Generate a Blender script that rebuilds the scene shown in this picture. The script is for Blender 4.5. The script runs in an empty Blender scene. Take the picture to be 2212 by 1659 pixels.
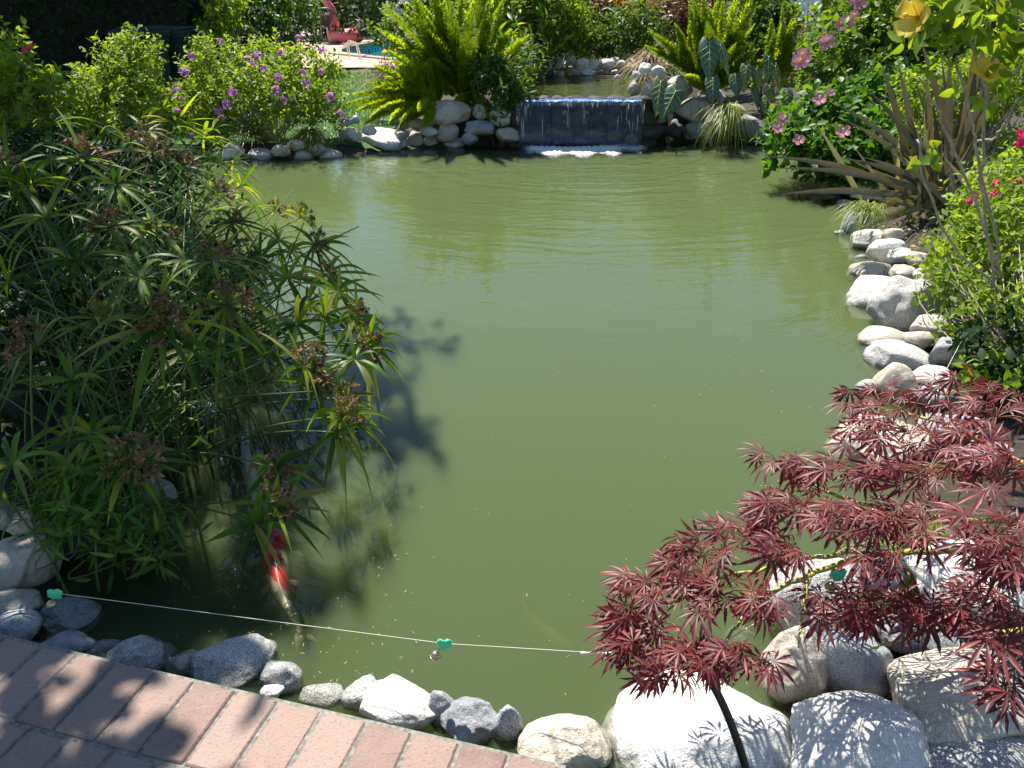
import bpy, bmesh, math
import numpy as np
from mathutils import Vector
R = math.radians
SC = bpy.context.scene
COL = SC.collection
# ---------------------------------------------------------------- camera
EYE = 1.6; FPX = 804.0; PITCH = math.atan(399 / FPX)
cam_d = bpy.data.cameras.new('camera'); cam = bpy.data.objects.new('camera', cam_d); COL.objects.link(cam)
cam.location = (0, 0, EYE); cam.rotation_euler = (math.pi / 2 - PITCH, 0, 0)
cam_d.sensor_width = 36; cam_d.lens = 36 * FPX / 1024; cam_d.clip_start = 0.05; cam_d.clip_end = 600
SC.camera = cam
# ---------------------------------------------------------------- sky, sun, exposure
SUN_EL, SUN_AZ = 60.0, -24.0        # azimuth clockwise from straight ahead
w = bpy.data.worlds.new("World"); SC.world = w; w.use_nodes = True
nt = w.node_tree; bg = nt.nodes['Background']
sky = nt.nodes.new('ShaderNodeTexSky'); sky.sky_type = 'NISHITA'; sky.sun_disc = False
sky.sun_elevation = R(SUN_EL); sky.sun_rotation = R(SUN_AZ); sky.air_density = 1.0; sky.dust_density = 0.1; sky.ozone_density = 1.6
nt.links.new(sky.outputs[0], bg.inputs[0]); bg.inputs[1].default_value = 0.078
sl = bpy.data.lights.new('sun', 'SUN'); sl.energy = 5.0; sl.angle = R(0.53); sl.color = (1.0, 0.95, 0.86)
sun = bpy.data.objects.new('sun', sl); COL.objects.link(sun)
SDIR = np.array([math.sin(R(SUN_AZ)) * math.cos(R(SUN_EL)), math.cos(R(SUN_AZ)) * math.cos(R(SUN_EL)), math.sin(R(SUN_EL))])
sun.rotation_euler = Vector(SDIR).to_track_quat('Z', 'Y').to_euler(); sun.location = (0, 0, 20)
vs = SC.view_settings; vs.view_transform = 'Standard'; vs.look = 'None'; vs.exposure = 1.18; vs.gamma = 1
cy = SC.cycles; cy.max_bounces = 8; cy.diffuse_bounces = 3; cy.glossy_bounces = 3; cy.transmission_bounces = 4
cy.transparent_max_bounces = 16; cy.volume_bounces = 1; cy.caustics_reflective = False; cy.caustics_refractive = False
cy.sample_clamp_indirect = 6; cy.use_denoising = True

# ---------------------------------------------------------------- pixel -> place (photo read at 2212 x 1659)
SP, CP = math.sin(PITCH), math.cos(PITCH)
def ray(x, y):
    s = 1024 / 2212; u = (x * s - 512) / FPX; v = (384 - y * s) / FPX
    return np.array([u, CP + v * SP, -SP + v * CP])
def at(x, y, z=0.0):
    d = ray(x, y); return np.array([0, 0, EYE]) + d * (z - EYE) / d[2]
def atY(x, y, Y):
    d = ray(x, y); return np.array([0, 0, EYE]) + d * Y / d[1]
rng = np.random.default_rng(11)
U = lambda a, b, n=None: rng.uniform(a, b, n)
def unit(v):
    v = np.asarray(v, float); return v / np.maximum(np.linalg.norm(v, axis=-1, keepdims=True), 1e-9)

# ---------------------------------------------------------------- materials
def newmat(name):
    m = bpy.data.materials.new(name); m.use_nodes = True
    n = m.node_tree.nodes; n.clear(); o = n.new('ShaderNodeOutputMaterial'); return m, m.node_tree, o
def N(t, kind, **kw):
    n = t.nodes.new('ShaderNode' + kind)
    for k, v in kw.items():
        if k.startswith('i_'):
            key = k[2:].replace('_', ' '); n.inputs[key].default_value = v
        else: setattr(n, k, v)
    return n
def C4(c): return (c[0], c[1], c[2], 1)
def ramp(t, fac, stops):
    r = t.nodes.new('ShaderNodeValToRGB'); e = r.color_ramp.elements
    while len(e) < len(stops): e.new(0.5)
    for k, (p, c) in enumerate(stops):
        e[k].position = p; e[k].color = C4(c) if not np.isscalar(c) else (c, c, c, 1)
    t.links.new(fac, r.inputs[0]); return r
def mixc(t, f, a, b, mode='MIX'):
    m = t.nodes.new('ShaderNodeMix'); m.data_type = 'RGBA'; m.blend_type = mode
    for s, v in ((0, f), (6, a), (7, b)):
        if hasattr(v, 'links'): t.links.new(v, m.inputs[s])
        elif s == 0: m.inputs[0].default_value = v
        else: m.inputs[s].default_value = C4(v)
    return m.outputs[2]
def bump(t, h, dist, strength=1.0):
    b = N(t, 'Bump'); b.inputs['Strength'].default_value = strength; b.inputs['Distance'].default_value = dist
    t.links.new(h, b.inputs['Height']); return b.outputs[0]
def math_(t, op, a, b=None):
    m = t.nodes.new('ShaderNodeMath'); m.operation = op
    for k, v in enumerate((a, b)):
        if v is None: continue
        if hasattr(v, 'links'): t.links.new(v, m.inputs[k])
        else: m.inputs[k].default_value = v
    return m.outputs[0]
def m_plain(name, col, rough=0.5, var=0.12, scale=8, metal=0, spec=0.4):
    m, t, o = newmat(name); p = N(t, 'BsdfPrincipled'); tc = N(t, 'TexCoord')
    ns = N(t, 'TexNoise', i_Scale=scale, i_Detail=5.0); t.links.new(tc.outputs['Object'], ns.inputs[0])
    a = tuple(c * (1 - var) for c in col); b = tuple(min(1, c * (1 + var)) for c in col)
    r = ramp(t, ns.outputs[0], [(0.3, a), (0.7, b)]); t.links.new(r.outputs[0], p.inputs['Base Color'])
    p.inputs['Roughness'].default_value = rough; p.inputs['Metallic'].default_value = metal
    p.inputs['Specular IOR Level'].default_value = spec
    t.links.new(p.outputs[0], o.inputs[0]); return m
def m_leaf(name, cols, trans=0.4, rough=0.38, tcol=None, spec=0.5):
    """leaves: colour differs from leaf to leaf; light passes through them"""
    m, t, o = newmat(name); g = N(t, 'NewGeometry'); p = N(t, 'BsdfPrincipled')
    k = len(cols); r = ramp(t, g.outputs['Random Per Island'], [(i / max(1, k - 1), c) for i, c in enumerate(cols)])
    tc = N(t, 'TexCoord'); ns = N(t, 'TexNoise', i_Scale=14.0, i_Detail=3.0); t.links.new(tc.outputs['Object'], ns.inputs[0])
    vr = ramp(t, ns.outputs[0], [(0.3, 0.7), (0.7, 1.0)])
    c = mixc(t, 1.0, r.outputs[0], vr.outputs[0], 'MULTIPLY')
    t.links.new(c, p.inputs['Base Color']); p.inputs['Roughness'].default_value = rough
    p.inputs['Specular IOR Level'].default_value = spec
    tr = N(t, 'BsdfTranslucent'); yl = mixc(t, 1.0, c, tcol or (1.9, 1.75, 0.5), 'MULTIPLY'); t.links.new(yl, tr.inputs[0])
    mx = N(t, 'MixShader'); mx.inputs[0].default_value = trans
    t.links.new(p.outputs[0], mx.inputs[1]); t.links.new(tr.outputs[0], mx.inputs[2]); t.links.new(mx.outputs[0], o.inputs[0])
    return m
def m_stone(name, lo, hi, speck, sp_amt=0.5, scale=1.0, moss=0.5, bumpd=0.004, veins=False):
    """river stone: mottled, speckled with mica, algae stain at the waterline"""
    m, t, o = newmat(name); p = N(t, 'BsdfPrincipled'); g = N(t, 'NewGeometry'); oi = N(t, 'ObjectInfo')
    off = N(t, 'VectorMath', operation='MULTIPLY_ADD'); t.links.new(oi.outputs['Random'], off.inputs[0])
    off.inputs[1].default_value = (37, 17, 53); t.links.new(g.outputs['Position'], off.inputs[2])
    v = off.outputs[0]
    n1 = N(t, 'TexNoise', i_Scale=6.0 * scale, i_Detail=6.0, i_Roughness=0.62, i_Distortion=0.6); t.links.new(v, n1.inputs[0])
    n2 = N(t, 'TexNoise', i_Scale=210.0 * scale, i_Detail=2.0); t.links.new(v, n2.inputs[0])
    n3 = N(t, 'TexNoise', i_Scale=34.0 * scale, i_Detail=5.0, i_Roughness=0.7); t.links.new(v, n3.inputs[0])
    c = ramp(t, n1.outputs[0], [(0.28, lo), (0.52, tuple((a + b) / 2 for a, b in zip(lo, hi))), (0.72, hi)]).outputs[0]
    bright = ramp(t, oi.outputs['Random'], [(0, 0.82), (1, 1.0)]).outputs[0]
    c = mixc(t, 1.0, c, bright, 'MULTIPLY')
    sm = ramp(t, n2.outputs[0], [(0.5, 0.0), (0.58, sp_amt)]).outputs[0]
    c = mixc(t, sm, c, speck)
    dm = ramp(t, n3.outputs[0], [(0.36, 0.55), (0.5, 0.0)]).outputs[0]
    c = mixc(t, dm, c, tuple(a * 0.62 for a in lo))
    if veins:
        wv = N(t, 'TexWave', i_Scale=3.0, i_Distortion=7.0, i_Detail=3.0); t.links.new(v, wv.inputs[0])
        c = mixc(t, ramp(t, wv.outputs[0], [(0.0, 0.5), (0.07, 0.0)]).outputs[0], c, (0.1, 0.09, 0.07))
    sx = N(t, 'SeparateXYZ'); t.links.new(g.outputs['Position'], sx.inputs[0])
    zz = math_(t, 'ADD', sx.outputs[2], math_(t, 'MULTIPLY', math_(t, 'SUBTRACT', n3.outputs[0], 0.5), 0.09))
    wet = ramp(t, math_(t, 'MULTIPLY', zz, 8.0), [(0.0, 1.0), (0.30, 0.0)]).outputs[0]
    c = mixc(t, math_(t, 'MULTIPLY', wet, moss), c, (0.05, 0.055, 0.018))
    t.links.new(c, p.inputs['Base Color'])
    rr = ramp(t, wet, [(0, 0.72), (1, 0.22)]); t.links.new(rr.outputs[0], p.inputs['Roughness'])
    p.inputs['Specular IOR Level'].default_value = 0.35
    hh = math_(t, 'ADD', math_(t, 'MULTIPLY', n1.outputs[0], 1.6), math_(t, 'ADD', n3.outputs[0], math_(t, 'MULTIPLY', n2.outputs[0], 0.18)))
    t.links.new(bump(t, hh, bumpd * 2.2, 0.9), p.inputs['Normal']); t.links.new(p.outputs[0], o.inputs[0]); return m

# ---------------------------------------------------------------- mesh collecting
class MB:
    def __init__(s): s.v = []; s.f = []; s.n = 0; s.mi = []; s.cur = 0
    def add(s, v, faces):
        """v (n,3); faces: list of (k,m) int arrays, m corners each"""
        v = np.asarray(v, float).reshape(-1, 3)
        for f in (faces if isinstance(faces, list) else [faces]):
            f = np.asarray(f, np.int64)
            if len(f): s.f.append(f + s.n); s.mi.append(np.full(len(f), s.cur))
        s.v.append(v); s.n += len(v); return s
    def mesh(s, name, origin=(0, 0, 0), smooth=True):
        V = np.concatenate(s.v) - np.asarray(origin, float); me = bpy.data.meshes.new(name)
        loops = np.concatenate([f.ravel() for f in s.f]); tot = np.concatenate([np.full(len(f), f.shape[1]) for f in s.f])
        st = np.concatenate([[0], np.cumsum(tot)[:-1]])
        me.vertices.add(len(V)); me.vertices.foreach_set('co', V.ravel().astype(np.float32))
        me.loops.add(len(loops)); me.loops.foreach_set('vertex_index', loops.astype(np.int32))
        me.polygons.add(len(tot)); me.polygons.foreach_set('loop_start', st.astype(np.int32)); me.polygons.foreach_set('loop_total', tot.astype(np.int32))
        me.polygons.foreach_set('use_smooth', np.full(len(tot), smooth)); me.polygons.foreach_set('material_index', np.concatenate(s.mi).astype(np.int32))
        me.update(calc_edges=True); return me
def mk(name, mb, mat, parent=None, origin=None, smooth=True):
    """link the collected shape as ONE mesh object; world coordinates in mb"""
    if parent is not None: org = np.array(parent['_o'])
    else: org = np.array(origin if origin is not None else (0, 0, 0), float)
    me = mb.mesh(name, org, smooth); o = bpy.data.objects.new(name, me); COL.objects.link(o)
    for m in (mat if isinstance(mat, (list, tuple)) else [mat]): me.materials.append(m)
    if parent is not None: o.parent = parent
    else: o.location = org
    o['_o'] = [float(a) for a in org]; return o
def tag(o, label, cat, group=None):
    o['label'] = label; o['category'] = cat
    if group: o['group'] = group
    return o
def thing(name, label, cat, loc, group=None):
    o = bpy.data.objects.new(name, None); o.empty_display_size = 0.1; COL.objects.link(o)
    o.location = [float(a) for a in loc]; o['_o'] = [float(a) for a in loc]; return tag(o, label, cat, group)
def kind(o, k): o['kind'] = k; return o

def frames(d, n):
    d = unit(d); x = unit(np.cross(d, n)); z = np.cross(x, d); return np.stack([x, d, z], -1)     # columns x,y,z
def inst(mb, tpl, pos, rot, scale):
    """many copies of a template (verts, [faces])"""
    tv, tf = tpl; k = len(pos); sc = np.asarray(scale, float)
    if sc.ndim == 0: sc = np.full(k, float(sc))
    if sc.ndim == 1: sc = np.repeat(sc[:, None], 3, 1)
    v = np.einsum('nij,nkj->nki', rot, tv[None] * sc[:, None, :]) + pos[:, None, :]
    off = (np.arange(k) * len(tv))[:, None, None]
    mb.add(v.reshape(-1, 3), [(f[None] + off).reshape(-1, f.shape[1]) for f in tf])
def bez(P0, P1, P2, n):
    t = np.linspace(0, 1, n)[None, :, None]; P0, P1, P2 = (np.asarray(p, float).reshape(-1, 1, 3) for p in (P0, P1, P2))
    return (1 - t) ** 2 * P0 + 2 * t * (1 - t) * P1 + t ** 2 * P2
def ribbons(mb, P0, P1, P2, W, nseg=6, prof=None, up=(0, 0, 1), fold=0.25):
    """folded strap leaves along Bezier arcs; W (N,) widths"""
    P = bez(P0, P1, P2, nseg + 1); k = P.shape[0]; T = unit(np.gradient(P, axis=1))
    upv = np.broadcast_to(np.asarray(up, float).reshape(-1, 1, 3), P.shape) if np.ndim(up) > 1 else np.broadcast_to(np.asarray(up, float), P.shape)
    S = np.cross(T, upv); bad = np.linalg.norm(S, axis=-1, keepdims=True) < 0.05
    S = unit(np.where(bad, np.array([1.0, 0.3, 0]), S)); Nn = np.cross(S, T)
    t = np.linspace(0, 1, nseg + 1)
    if prof is None: prof = lambda t: np.clip(np.minimum(t * 5 + 0.35, 1) * np.minimum(1, (1 - t) * 2.2), 0.02, 1)
    w = np.asarray(W, float).reshape(-1, 1, 1) * prof(t)[None, :, None] * 0.5
    V = np.stack([P - S * w + Nn * w * fold, P, P + S * w + Nn * w * fold], 2).reshape(k, -1, 3)
    i = np.arange(nseg)[:, None] * 3
    f = np.concatenate([i + np.array([[0, 1, 4, 3]]), i + np.array([[1, 2, 5, 4]])])
    off = (np.arange(k) * 3 * (nseg + 1))[:, None, None]
    mb.add(V.reshape(-1, 3), (f[None] + off).reshape(-1, 4))
def tubes(mb, P, r, sides=5, cap=True):
    """P (N,M,3) polylines, r radius: scalar, (M,) or (N,M)"""
    P = np.asarray(P, float)
    if P.ndim == 2: P = P[None]
    k, m, _ = P.shape; r = np.broadcast_to(np.asarray(r, float), (k, m)); T = unit(np.gradient(P, axis=1))
    a = unit(np.cross(T, np.array([0.31, 0.17, 0.93]))); b = np.cross(T, a)
    th = np.arange(sides) / sides * 2 * math.pi
    V = P[:, :, None] + r[:, :, None, None] * (a[:, :, None] * np.cos(th)[None, None, :, None] + b[:, :, None] * np.sin(th)[None, None, :, None])
    i = np.arange(m - 1)[:, None] * sides; j = np.arange(sides)[None]; jn = (j + 1) % sides
    f = np.stack([i + j, i + jn, i + sides + jn, i + sides + j], -1).reshape(-1, 4)
    off = (np.arange(k) * m * sides)[:, None, None]; fs = [(f[None] + off).reshape(-1, 4)]
    if cap:
        c0 = np.arange(sides)[None, ::-1]; c1 = (m - 1) * sides + np.arange(sides)[None]
        fs.append((np.concatenate([c0, c1])[None] + off).reshape(-1, sides))
    mb.add(V.reshape(-1, 3), fs)
def box(mb, c, s, R3=None):
    v = np.array([[x, y, z] for x in (-1, 1) for y in (-1, 1) for z in (-1, 1)], float) * np.asarray(s) / 2
    if R3 is not None: v = v @ np.asarray(R3).T
    f = np.array([[0, 1, 3, 2], [4, 6, 7, 5], [0, 4, 5, 1], [2, 3, 7, 6], [0, 2, 6, 4], [1, 5, 7, 3]])
    mb.add(v + np.asarray(c), f)
def lathe(mb, c, prof, sides=20, R3=None):
    th = np.arange(sides) / sides * 2 * math.pi; prof = np.asarray(prof, float)
    v = np.stack([prof[:, None, 0] * np.cos(th), prof[:, None, 0] * np.sin(th), np.repeat(prof[:, 1:2], sides, 1)], -1).reshape(-1, 3)
    if R3 is not None: v = v @ np.asarray(R3).T
    m = len(prof); i = np.arange(m - 1)[:, None] * sides; j = np.arange(sides)[None]; jn = (j + 1) % sides
    mb.add(v + np.asarray(c), [np.stack([i + j, i + jn, i + sides + jn, i + sides + j], -1).reshape(-1, 4), np.arange(sides)[None, ::-1], (m - 1) * sides + np.arange(sides)[None]])
def rotz(a): c, s = math.cos(a), math.sin(a); return np.array([[c, -s, 0], [s, c, 0], [0, 0, 1.0]])
def rotx(a): c, s = math.cos(a), math.sin(a); return np.array([[1.0, 0, 0], [0, c, -s], [0, s, c]])
def roty(a): c, s = math.cos(a), math.sin(a); return np.array([[c, 0, s], [0, 1.0, 0], [-s, 0, c]])
_ico = {}
def ico(sub):
    if sub not in _ico:
        bm = bmesh.new(); bmesh.ops.create_icosphere(bm, subdivisions=sub, radius=1)
        _ico[sub] = (np.array([v.co[:] for v in bm.verts]), np.array([[v.index for v in f.verts] for f in bm.faces])); bm.free()
    return _ico[sub]

# leaf templates: length 1 along +Y, normal +Z
def tpl_leaf(w=0.5, droop=0.12, fold=0.15, peak=0.4):
    ts = [0, 0.22, 0.5, 0.78, 1.0]; ws = [0, w * 0.42, w * 0.5, w * 0.3, 0]
    v = [[0, 0, 0]]; 
    for t_, w_ in zip(ts[1:-1], ws[1:-1]): v += [[-w_, t_, w_ * fold * 2 - droop * t_ ** 2], [0, t_, -droop * t_ ** 2], [w_, t_, w_ * fold * 2 - droop * t_ ** 2]]
    v.append([0, 1, -droop])
    return np.array(v, float), [np.array([[0, 2, 1], [0, 3, 2], [7, 8, 10], [8, 9, 10]]), np.array([[1, 2, 5, 4], [2, 3, 6, 5], [4, 5, 8, 7], [5, 6, 9, 8]])]
def tpl_small(w=0.5, droop=0.1):
    return np.array([[0, 0, 0], [-w / 2, 0.45, 0.06], [0, 0.5, -droop * 0.3], [w / 2, 0.45, 0.06], [0, 1, -droop]], float), [np.array([[0, 2, 1], [0, 3, 2], [1, 2, 4], [2, 3, 4]])]
LEAF_OV = tpl_leaf(0.62); LEAF_LN = tpl_leaf(0.26, 0.2); SM = tpl_small(0.55); SM_N = tpl_small(0.22)
def tpl_maple():
    V = []; F = []; n = 0
    for k, (ang, L) in enumerate([(0, 1), (28, 0.93), (-28, 0.93), (60, 0.74), (-60, 0.74), (98, 0.42), (-98, 0.42)]):
        a = math.radians(ang); d = np.array([math.sin(a), math.cos(a), 0]); s = np.array([math.cos(a), -math.sin(a), 0])
        w = 0.064 * (0.6 + 0.4 * L)
        pts = [(0.0, 0.012), (0.3, 0.55), (0.52, 1.0), (0.66, 0.72), (0.7, 0.86), (0.84, 0.34), (1.0, 0.0)]
        rows = []
        for t_, wf in pts:
            z = -0.3 * (t_ * L) ** 2 + 0.02 * math.sin(k * 2.1); c = d * t_ * L + np.array([0, 0, z]); ww = w * wf
            rows.append([c - s * ww + [0, 0, ww * 0.5], c, c + s * ww + [0, 0, ww * 0.5]])
        V += [p for r_ in rows for p in r_]
        for i in range(len(rows) - 1):
            b = n + i * 3; F += [[b, b + 1, b + 4, b + 3], [b + 1, b + 2, b + 5, b + 4]]
        n += len(rows) * 3
    return np.array(V, float), [np.array(F)]
MAPLE = tpl_maple()
def tpl_petals(k=5, wide=0.75, cup=0.25):
    """an open flower: k overlapping petals, radius 1, facing +Z"""
    V = []; F = []
    for i in range(k):
        a = 2 * math.pi * i / k; b = len(V)
        for t_, w_, z in ((0.08, 0.08, 0), (0.5, wide * 0.42, cup * 0.5), (0.85, wide * 0.5, cup), (1.0, wide * 0.22, cup * 0.85)):
            for s in (-1, 0, 1):
                x = t_ - abs(s) * 0.04; y = s * w_; V.append([x * math.cos(a) - y * math.sin(a), x * math.sin(a) + y * math.cos(a), z + 0.05 * abs(s) + 0.02 * i / k])
        for r_ in range(3):
            q = b + r_ * 3; F += [[q, q + 1, q + 4, q + 3], [q + 1, q + 2, q + 5, q + 4]]
    return np.array(V, float), [np.array(F)]
FLOWER = tpl_petals()
def randdir(n, up=0.0):
    v = rng.normal(size=(n, 3)); v[:, 2] += up; return unit(v)
# ---------------------------------------------------------------- the pond outline (waterline), terrain
OUT = [(120,1300),(200,1385),(400,1430),(560,1475),(700,1510),(850,1545),(1000,1590),(1130,1620),(1290,1640),(1330,1560),(1480,1500),(1600,1460),(1650,1380),
       (1640,1290),(1760,1190),(1830,1100),(1790,990),(1850,900),(1855,830),(1900,760),(1850,700),(1830,640),(1840,590),(1815,520),(1800,440),(1720,380),(1670,330),
       (1640,300),(1560,296),(1400,292)]
POND = [at(x, y, 0)[:2] for x, y in OUT] + [np.array([1.35, 9.2]), np.array([0.1, 9.2])] + \
       [at(x, y, 0)[:2] for x, y in [(1100,302),(1000,322),(880,335),(740,350),(620,355),(500,362),(470,352)]] + \
       [np.array(p) for p in [(-3.0,7.6),(-2.5,6.4),(-2.0,5.2),(-1.55,4.0)]] + [at(x, y, 0)[:2] for x, y in [(440,900),(400,1060),(330,1165),(210,1225),(130,1270)]]
POND = np.array(POND)
XL, XR = at(1115, 215, .5)[0], at(1392, 215, .5)[0]
UP = np.array([(XL, 9.12), (XR, 9.12), (XR + .3, 10.4), (XR + .1, 11.4), (XL + .2, 11.4), (XL - .15, 10.3)])
def sdf(poly, P):
    """signed distance, negative inside"""
    P = np.asarray(P, float); a = poly; b = np.roll(poly, -1, 0); d = np.full(len(P), 1e9); ins = np.zeros(len(P), bool)
    for p, q in zip(a, b):
        e = q - p; t = np.clip(((P - p) @ e) / (e @ e), 0, 1); dd = np.linalg.norm(P - p - t[:, None] * e, axis=1); d = np.minimum(d, dd)
        c = ((p[1] > P[:, 1]) != (q[1] > P[:, 1])); x = (q[0] - p[0]) * (P[:, 1] - p[1]) / (q[1] - p[1] + 1e-12) + p[0]
        ins ^= c & (P[:, 0] < x)
    return np.where(ins, -d, d)
def sn(P, k, a, seed):
    g = np.random.default_rng(seed); z = 0
    for _ in range(6):
        w_ = g.normal(size=2) * k; z = z + np.sin(P @ w_ + g.uniform(0, 6.28))
    return z * a / 2.4
DZ = 0.12   # patio level
def gz(P):
    P = np.atleast_2d(np.asarray(P, float))[:, :2]; d = sdf(POND, P); u = sdf(UP, P); x, y = P[:, 0], P[:, 1]
    h = -0.07 + np.clip((d - .1) * 0.32, 0, 0.14) + sn(P, 2.2, 0.012, 3) + sn(P, 9, 0.006, 4)
    h = np.where((y < 2.2) & (x < 1.2), np.minimum(h, 0.0), h)
    m = np.clip(1 - np.clip(u - 0.35, 0, 9) / 0.9, 0, 1); m = m * m * (3 - 2 * m); m = m * np.clip((y - 9.0) / .7, 0, 1); h = h + 0.43 * m
    right = np.clip((x - 2.6) / 1.5, 0, 1) * np.clip((y - 3) / 2, 0, 1) * 0.12; h = h + right * np.clip(d * 3, 0, 1)
    h = np.where(u < 0, np.minimum(h, 0.5 - np.clip(-u * 1.4, 0, 0.28)), h)
    bowl = -np.clip(-d * 1.6, 0, 0.85) - 0.0
    return np.where(d < 0, np.minimum(bowl - 0.06, -0.06), h)
def G(x, y): return float(gz([[x, y]])[0])
def axis(a, b, step, far):
    c = np.arange(a, b + 1e-6, step); g = [b]; s = step
    while g[-1] < far: s *= 1.35; g.append(g[-1] + s)
    l = [a]; s = step
    while l[-1] > -far: s *= 1.35; l.append(l[-1] - s)
    return np.concatenate([np.array(l[1:])[::-1], c, np.array(g[1:])])
ax = np.unique(np.concatenate([axis(-5, 5, .07, 260), np.arange(-9, 7, .3)])); ay = np.unique(np.concatenate([axis(-1, 13, .07, 260), np.arange(16, 31, .3)]))
gx, gy = np.meshgrid(ax, ay); P2 = np.stack([gx.ravel(), gy.ravel()], 1); zz = gz(P2)
ni, nj = len(ax), len(ay); ii = np.arange(ni - 1)[None] + np.arange(nj - 1)[:, None] * ni
mb = MB(); F = np.stack([ii, ii + 1, ii + 1 + ni, ii + ni], -1).reshape(-1, 4)
# hole under the far swimming pool is cut by dropping that patch
POOL = np.array([at(738, 111, .1)[:2], at(741, 117, .1)[:2] + [0, -.1], at(900, 136, .1)[:2], at(1060, 116, .1)[:2], at(870, 80, .1)[:2]])
PC = POOL.mean(0); POOL_B = PC + (POOL - PC) * 1.02
zz = np.where(sdf(POOL_B, P2) < 0.3, np.minimum(zz, -1.6), zz)
mb.add(np.column_stack([P2, zz]), F)
m, t, o = newmat('soil'); p = N(t, 'BsdfPrincipled'); g = N(t, 'NewGeometry')
n1 = N(t, 'TexNoise', i_Scale=1.4, i_Detail=6.0); n2 = N(t, 'TexNoise', i_Scale=45.0, i_Detail=6.0, i_Roughness=0.7)
for n_ in (n1, n2): t.links.new(g.outputs['Position'], n_.inputs[0])
c = ramp(t, n2.outputs[0], [(0.3, (0.012, 0.009, 0.006)), (0.55, (0.045, 0.033, 0.022)), (0.75, (0.12, 0.095, 0.065))]).outputs[0]
c = mixc(t, ramp(t, n1.outputs[0], [(0.45, 0.0), (0.6, 0.45)]).outputs[0], c, (0.03, 0.04, 0.014))
sx = N(t, 'SeparateXYZ'); t.links.new(g.outputs['Position'], sx.inputs[0])
c = mixc(t, ramp(t, sx.outputs[2], [(0.0, 1.0), (0.03, 0.0)]).outputs[0], c, (0.035, 0.042, 0.016))
t.links.new(c, p.inputs['Base Color']); p.inputs['Roughness'].default_value = 0.9
t.links.new(bump(t, n2.outputs[0], 0.02), p.inputs['Normal']); t.links.new(p.outputs[0], o.inputs[0]); M_SOIL = m
kind(mk('ground', mb, M_SOIL), 'structure')

# ---------------------------------------------------------------- water
def water_surface(t, ripple, scale=1.0, center=(0.75, 8.9)):
    g = N(t, 'NewGeometry'); mp = N(t, 'Mapping'); t.links.new(g.outputs['Position'], mp.inputs[0]); mp.inputs['Scale'].default_value = (0.75, 1.25, 1)
    n1 = N(t, 'TexNoise', i_Scale=11.0 * scale, i_Detail=2.0, i_Distortion=0.8); t.links.new(mp.outputs[0], n1.inputs[0])
    n2 = N(t, 'TexNoise', i_Scale=2.6 * scale, i_Detail=2.0, i_Distortion=0.5); t.links.new(mp.outputs[0], n2.inputs[0])
    dv = N(t, 'VectorMath', operation='DISTANCE'); t.links.new(g.outputs['Position'], dv.inputs[0]); dv.inputs[1].default_value = (center[0], center[1], 0)
    wv = N(t, 'TexNoise'); wv.noise_dimensions = '1D'; wv.inputs['Scale'].default_value = 7.0; wv.inputs['Detail'].default_value = 1.0
    t.links.new(math_(t, 'ADD', dv.outputs['Value'], math_(t, 'MULTIPLY', n2.outputs[0], 0.25)), wv.inputs['W'])
    amp = ramp(t, math_(t, 'DIVIDE', dv.outputs['Value'], 9.0), [(0.0, 1.0), (0.25, 0.42), (0.5, 0.16), (0.8, 0.03), (1.0, 0.02)]).outputs[0]
    h = math_(t, 'ADD', math_(t, 'MULTIPLY', n1.outputs[0], 0.55), math_(t, 'ADD', math_(t, 'MULTIPLY', n2.outputs[0], 1.2), math_(t, 'MULTIPLY', wv.outputs[0], 0.7)))
    h = math_(t, 'MULTIPLY', h, amp)
    return bump(t, h, ripple, 1.0)
def m_water(name, scat, dens, absc, absd, ripple, scale=1.0, center=(0.75, 8.9)):
    m, t, o = newmat(name); nb = water_surface(t, ripple, scale, center)
    fr = N(t, 'Fresnel', i_IOR=1.33); t.links.new(nb, fr.inputs['Normal'])
    gl = N(t, 'BsdfGlossy'); gl.inputs['Roughness'].default_value = 0.015; t.links.new(nb, gl.inputs['Normal'])
    tr = N(t, 'BsdfTransparent'); mx = N(t, 'MixShader')
    t.links.new(fr.outputs[0], mx.inputs[0]); t.links.new(tr.outputs[0], mx.inputs[1]); t.links.new(gl.outputs[0], mx.inputs[2]); t.links.new(mx.outputs[0], o.inputs[0])
    vs_ = N(t, 'VolumeScatter'); vs_.inputs['Color'].default_value = C4(scat); vs_.inputs['Density'].default_value = dens; vs_.inputs['Anisotropy'].default_value = 0.0
    va = N(t, 'VolumeAbsorption'); va.inputs['Color'].default_value = C4(absc); va.inputs['Density'].default_value = absd
    ad = N(t, 'AddShader'); t.links.new(vs_.outputs[0], ad.inputs[0]); t.links.new(va.outputs[0], ad.inputs[1]); t.links.new(ad.outputs[0], o.inputs['Volume'])
    return m
M_POND = m_water('murky_pond_water', (0.62, 0.80, 0.39), 4.6, (0.27, 0.37, 0.08), 9.6, 0.018)
mb = MB(); box(mb, ((-3.8 + 4.6) / 2, (0.3 + 9.16) / 2, -0.56), (8.4, 8.86, 1.12)); kind(mk('pond_water', mb, M_POND, smooth=False), 'structure')
m, t, o = newmat('shallow_stream_water'); nb = water_surface(t, 0.03, 1.3, (0.75, 9.2)); fr = N(t, 'Fresnel', i_IOR=1.33); t.links.new(nb, fr.inputs['Normal'])
gl = N(t, 'BsdfGlossy'); gl.inputs['Roughness'].default_value = 0.02; t.links.new(nb, gl.inputs['Normal']); df = N(t, 'BsdfDiffuse'); df.inputs[0].default_value = (0.10, 0.12, 0.035, 1)
tr = N(t, 'BsdfTransparent'); tr.inputs[0].default_value = (0.85, 0.82, 0.5, 1); m1 = N(t, 'MixShader'); m1.inputs[0].default_value = 0.55; m2 = N(t, 'MixShader')
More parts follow.
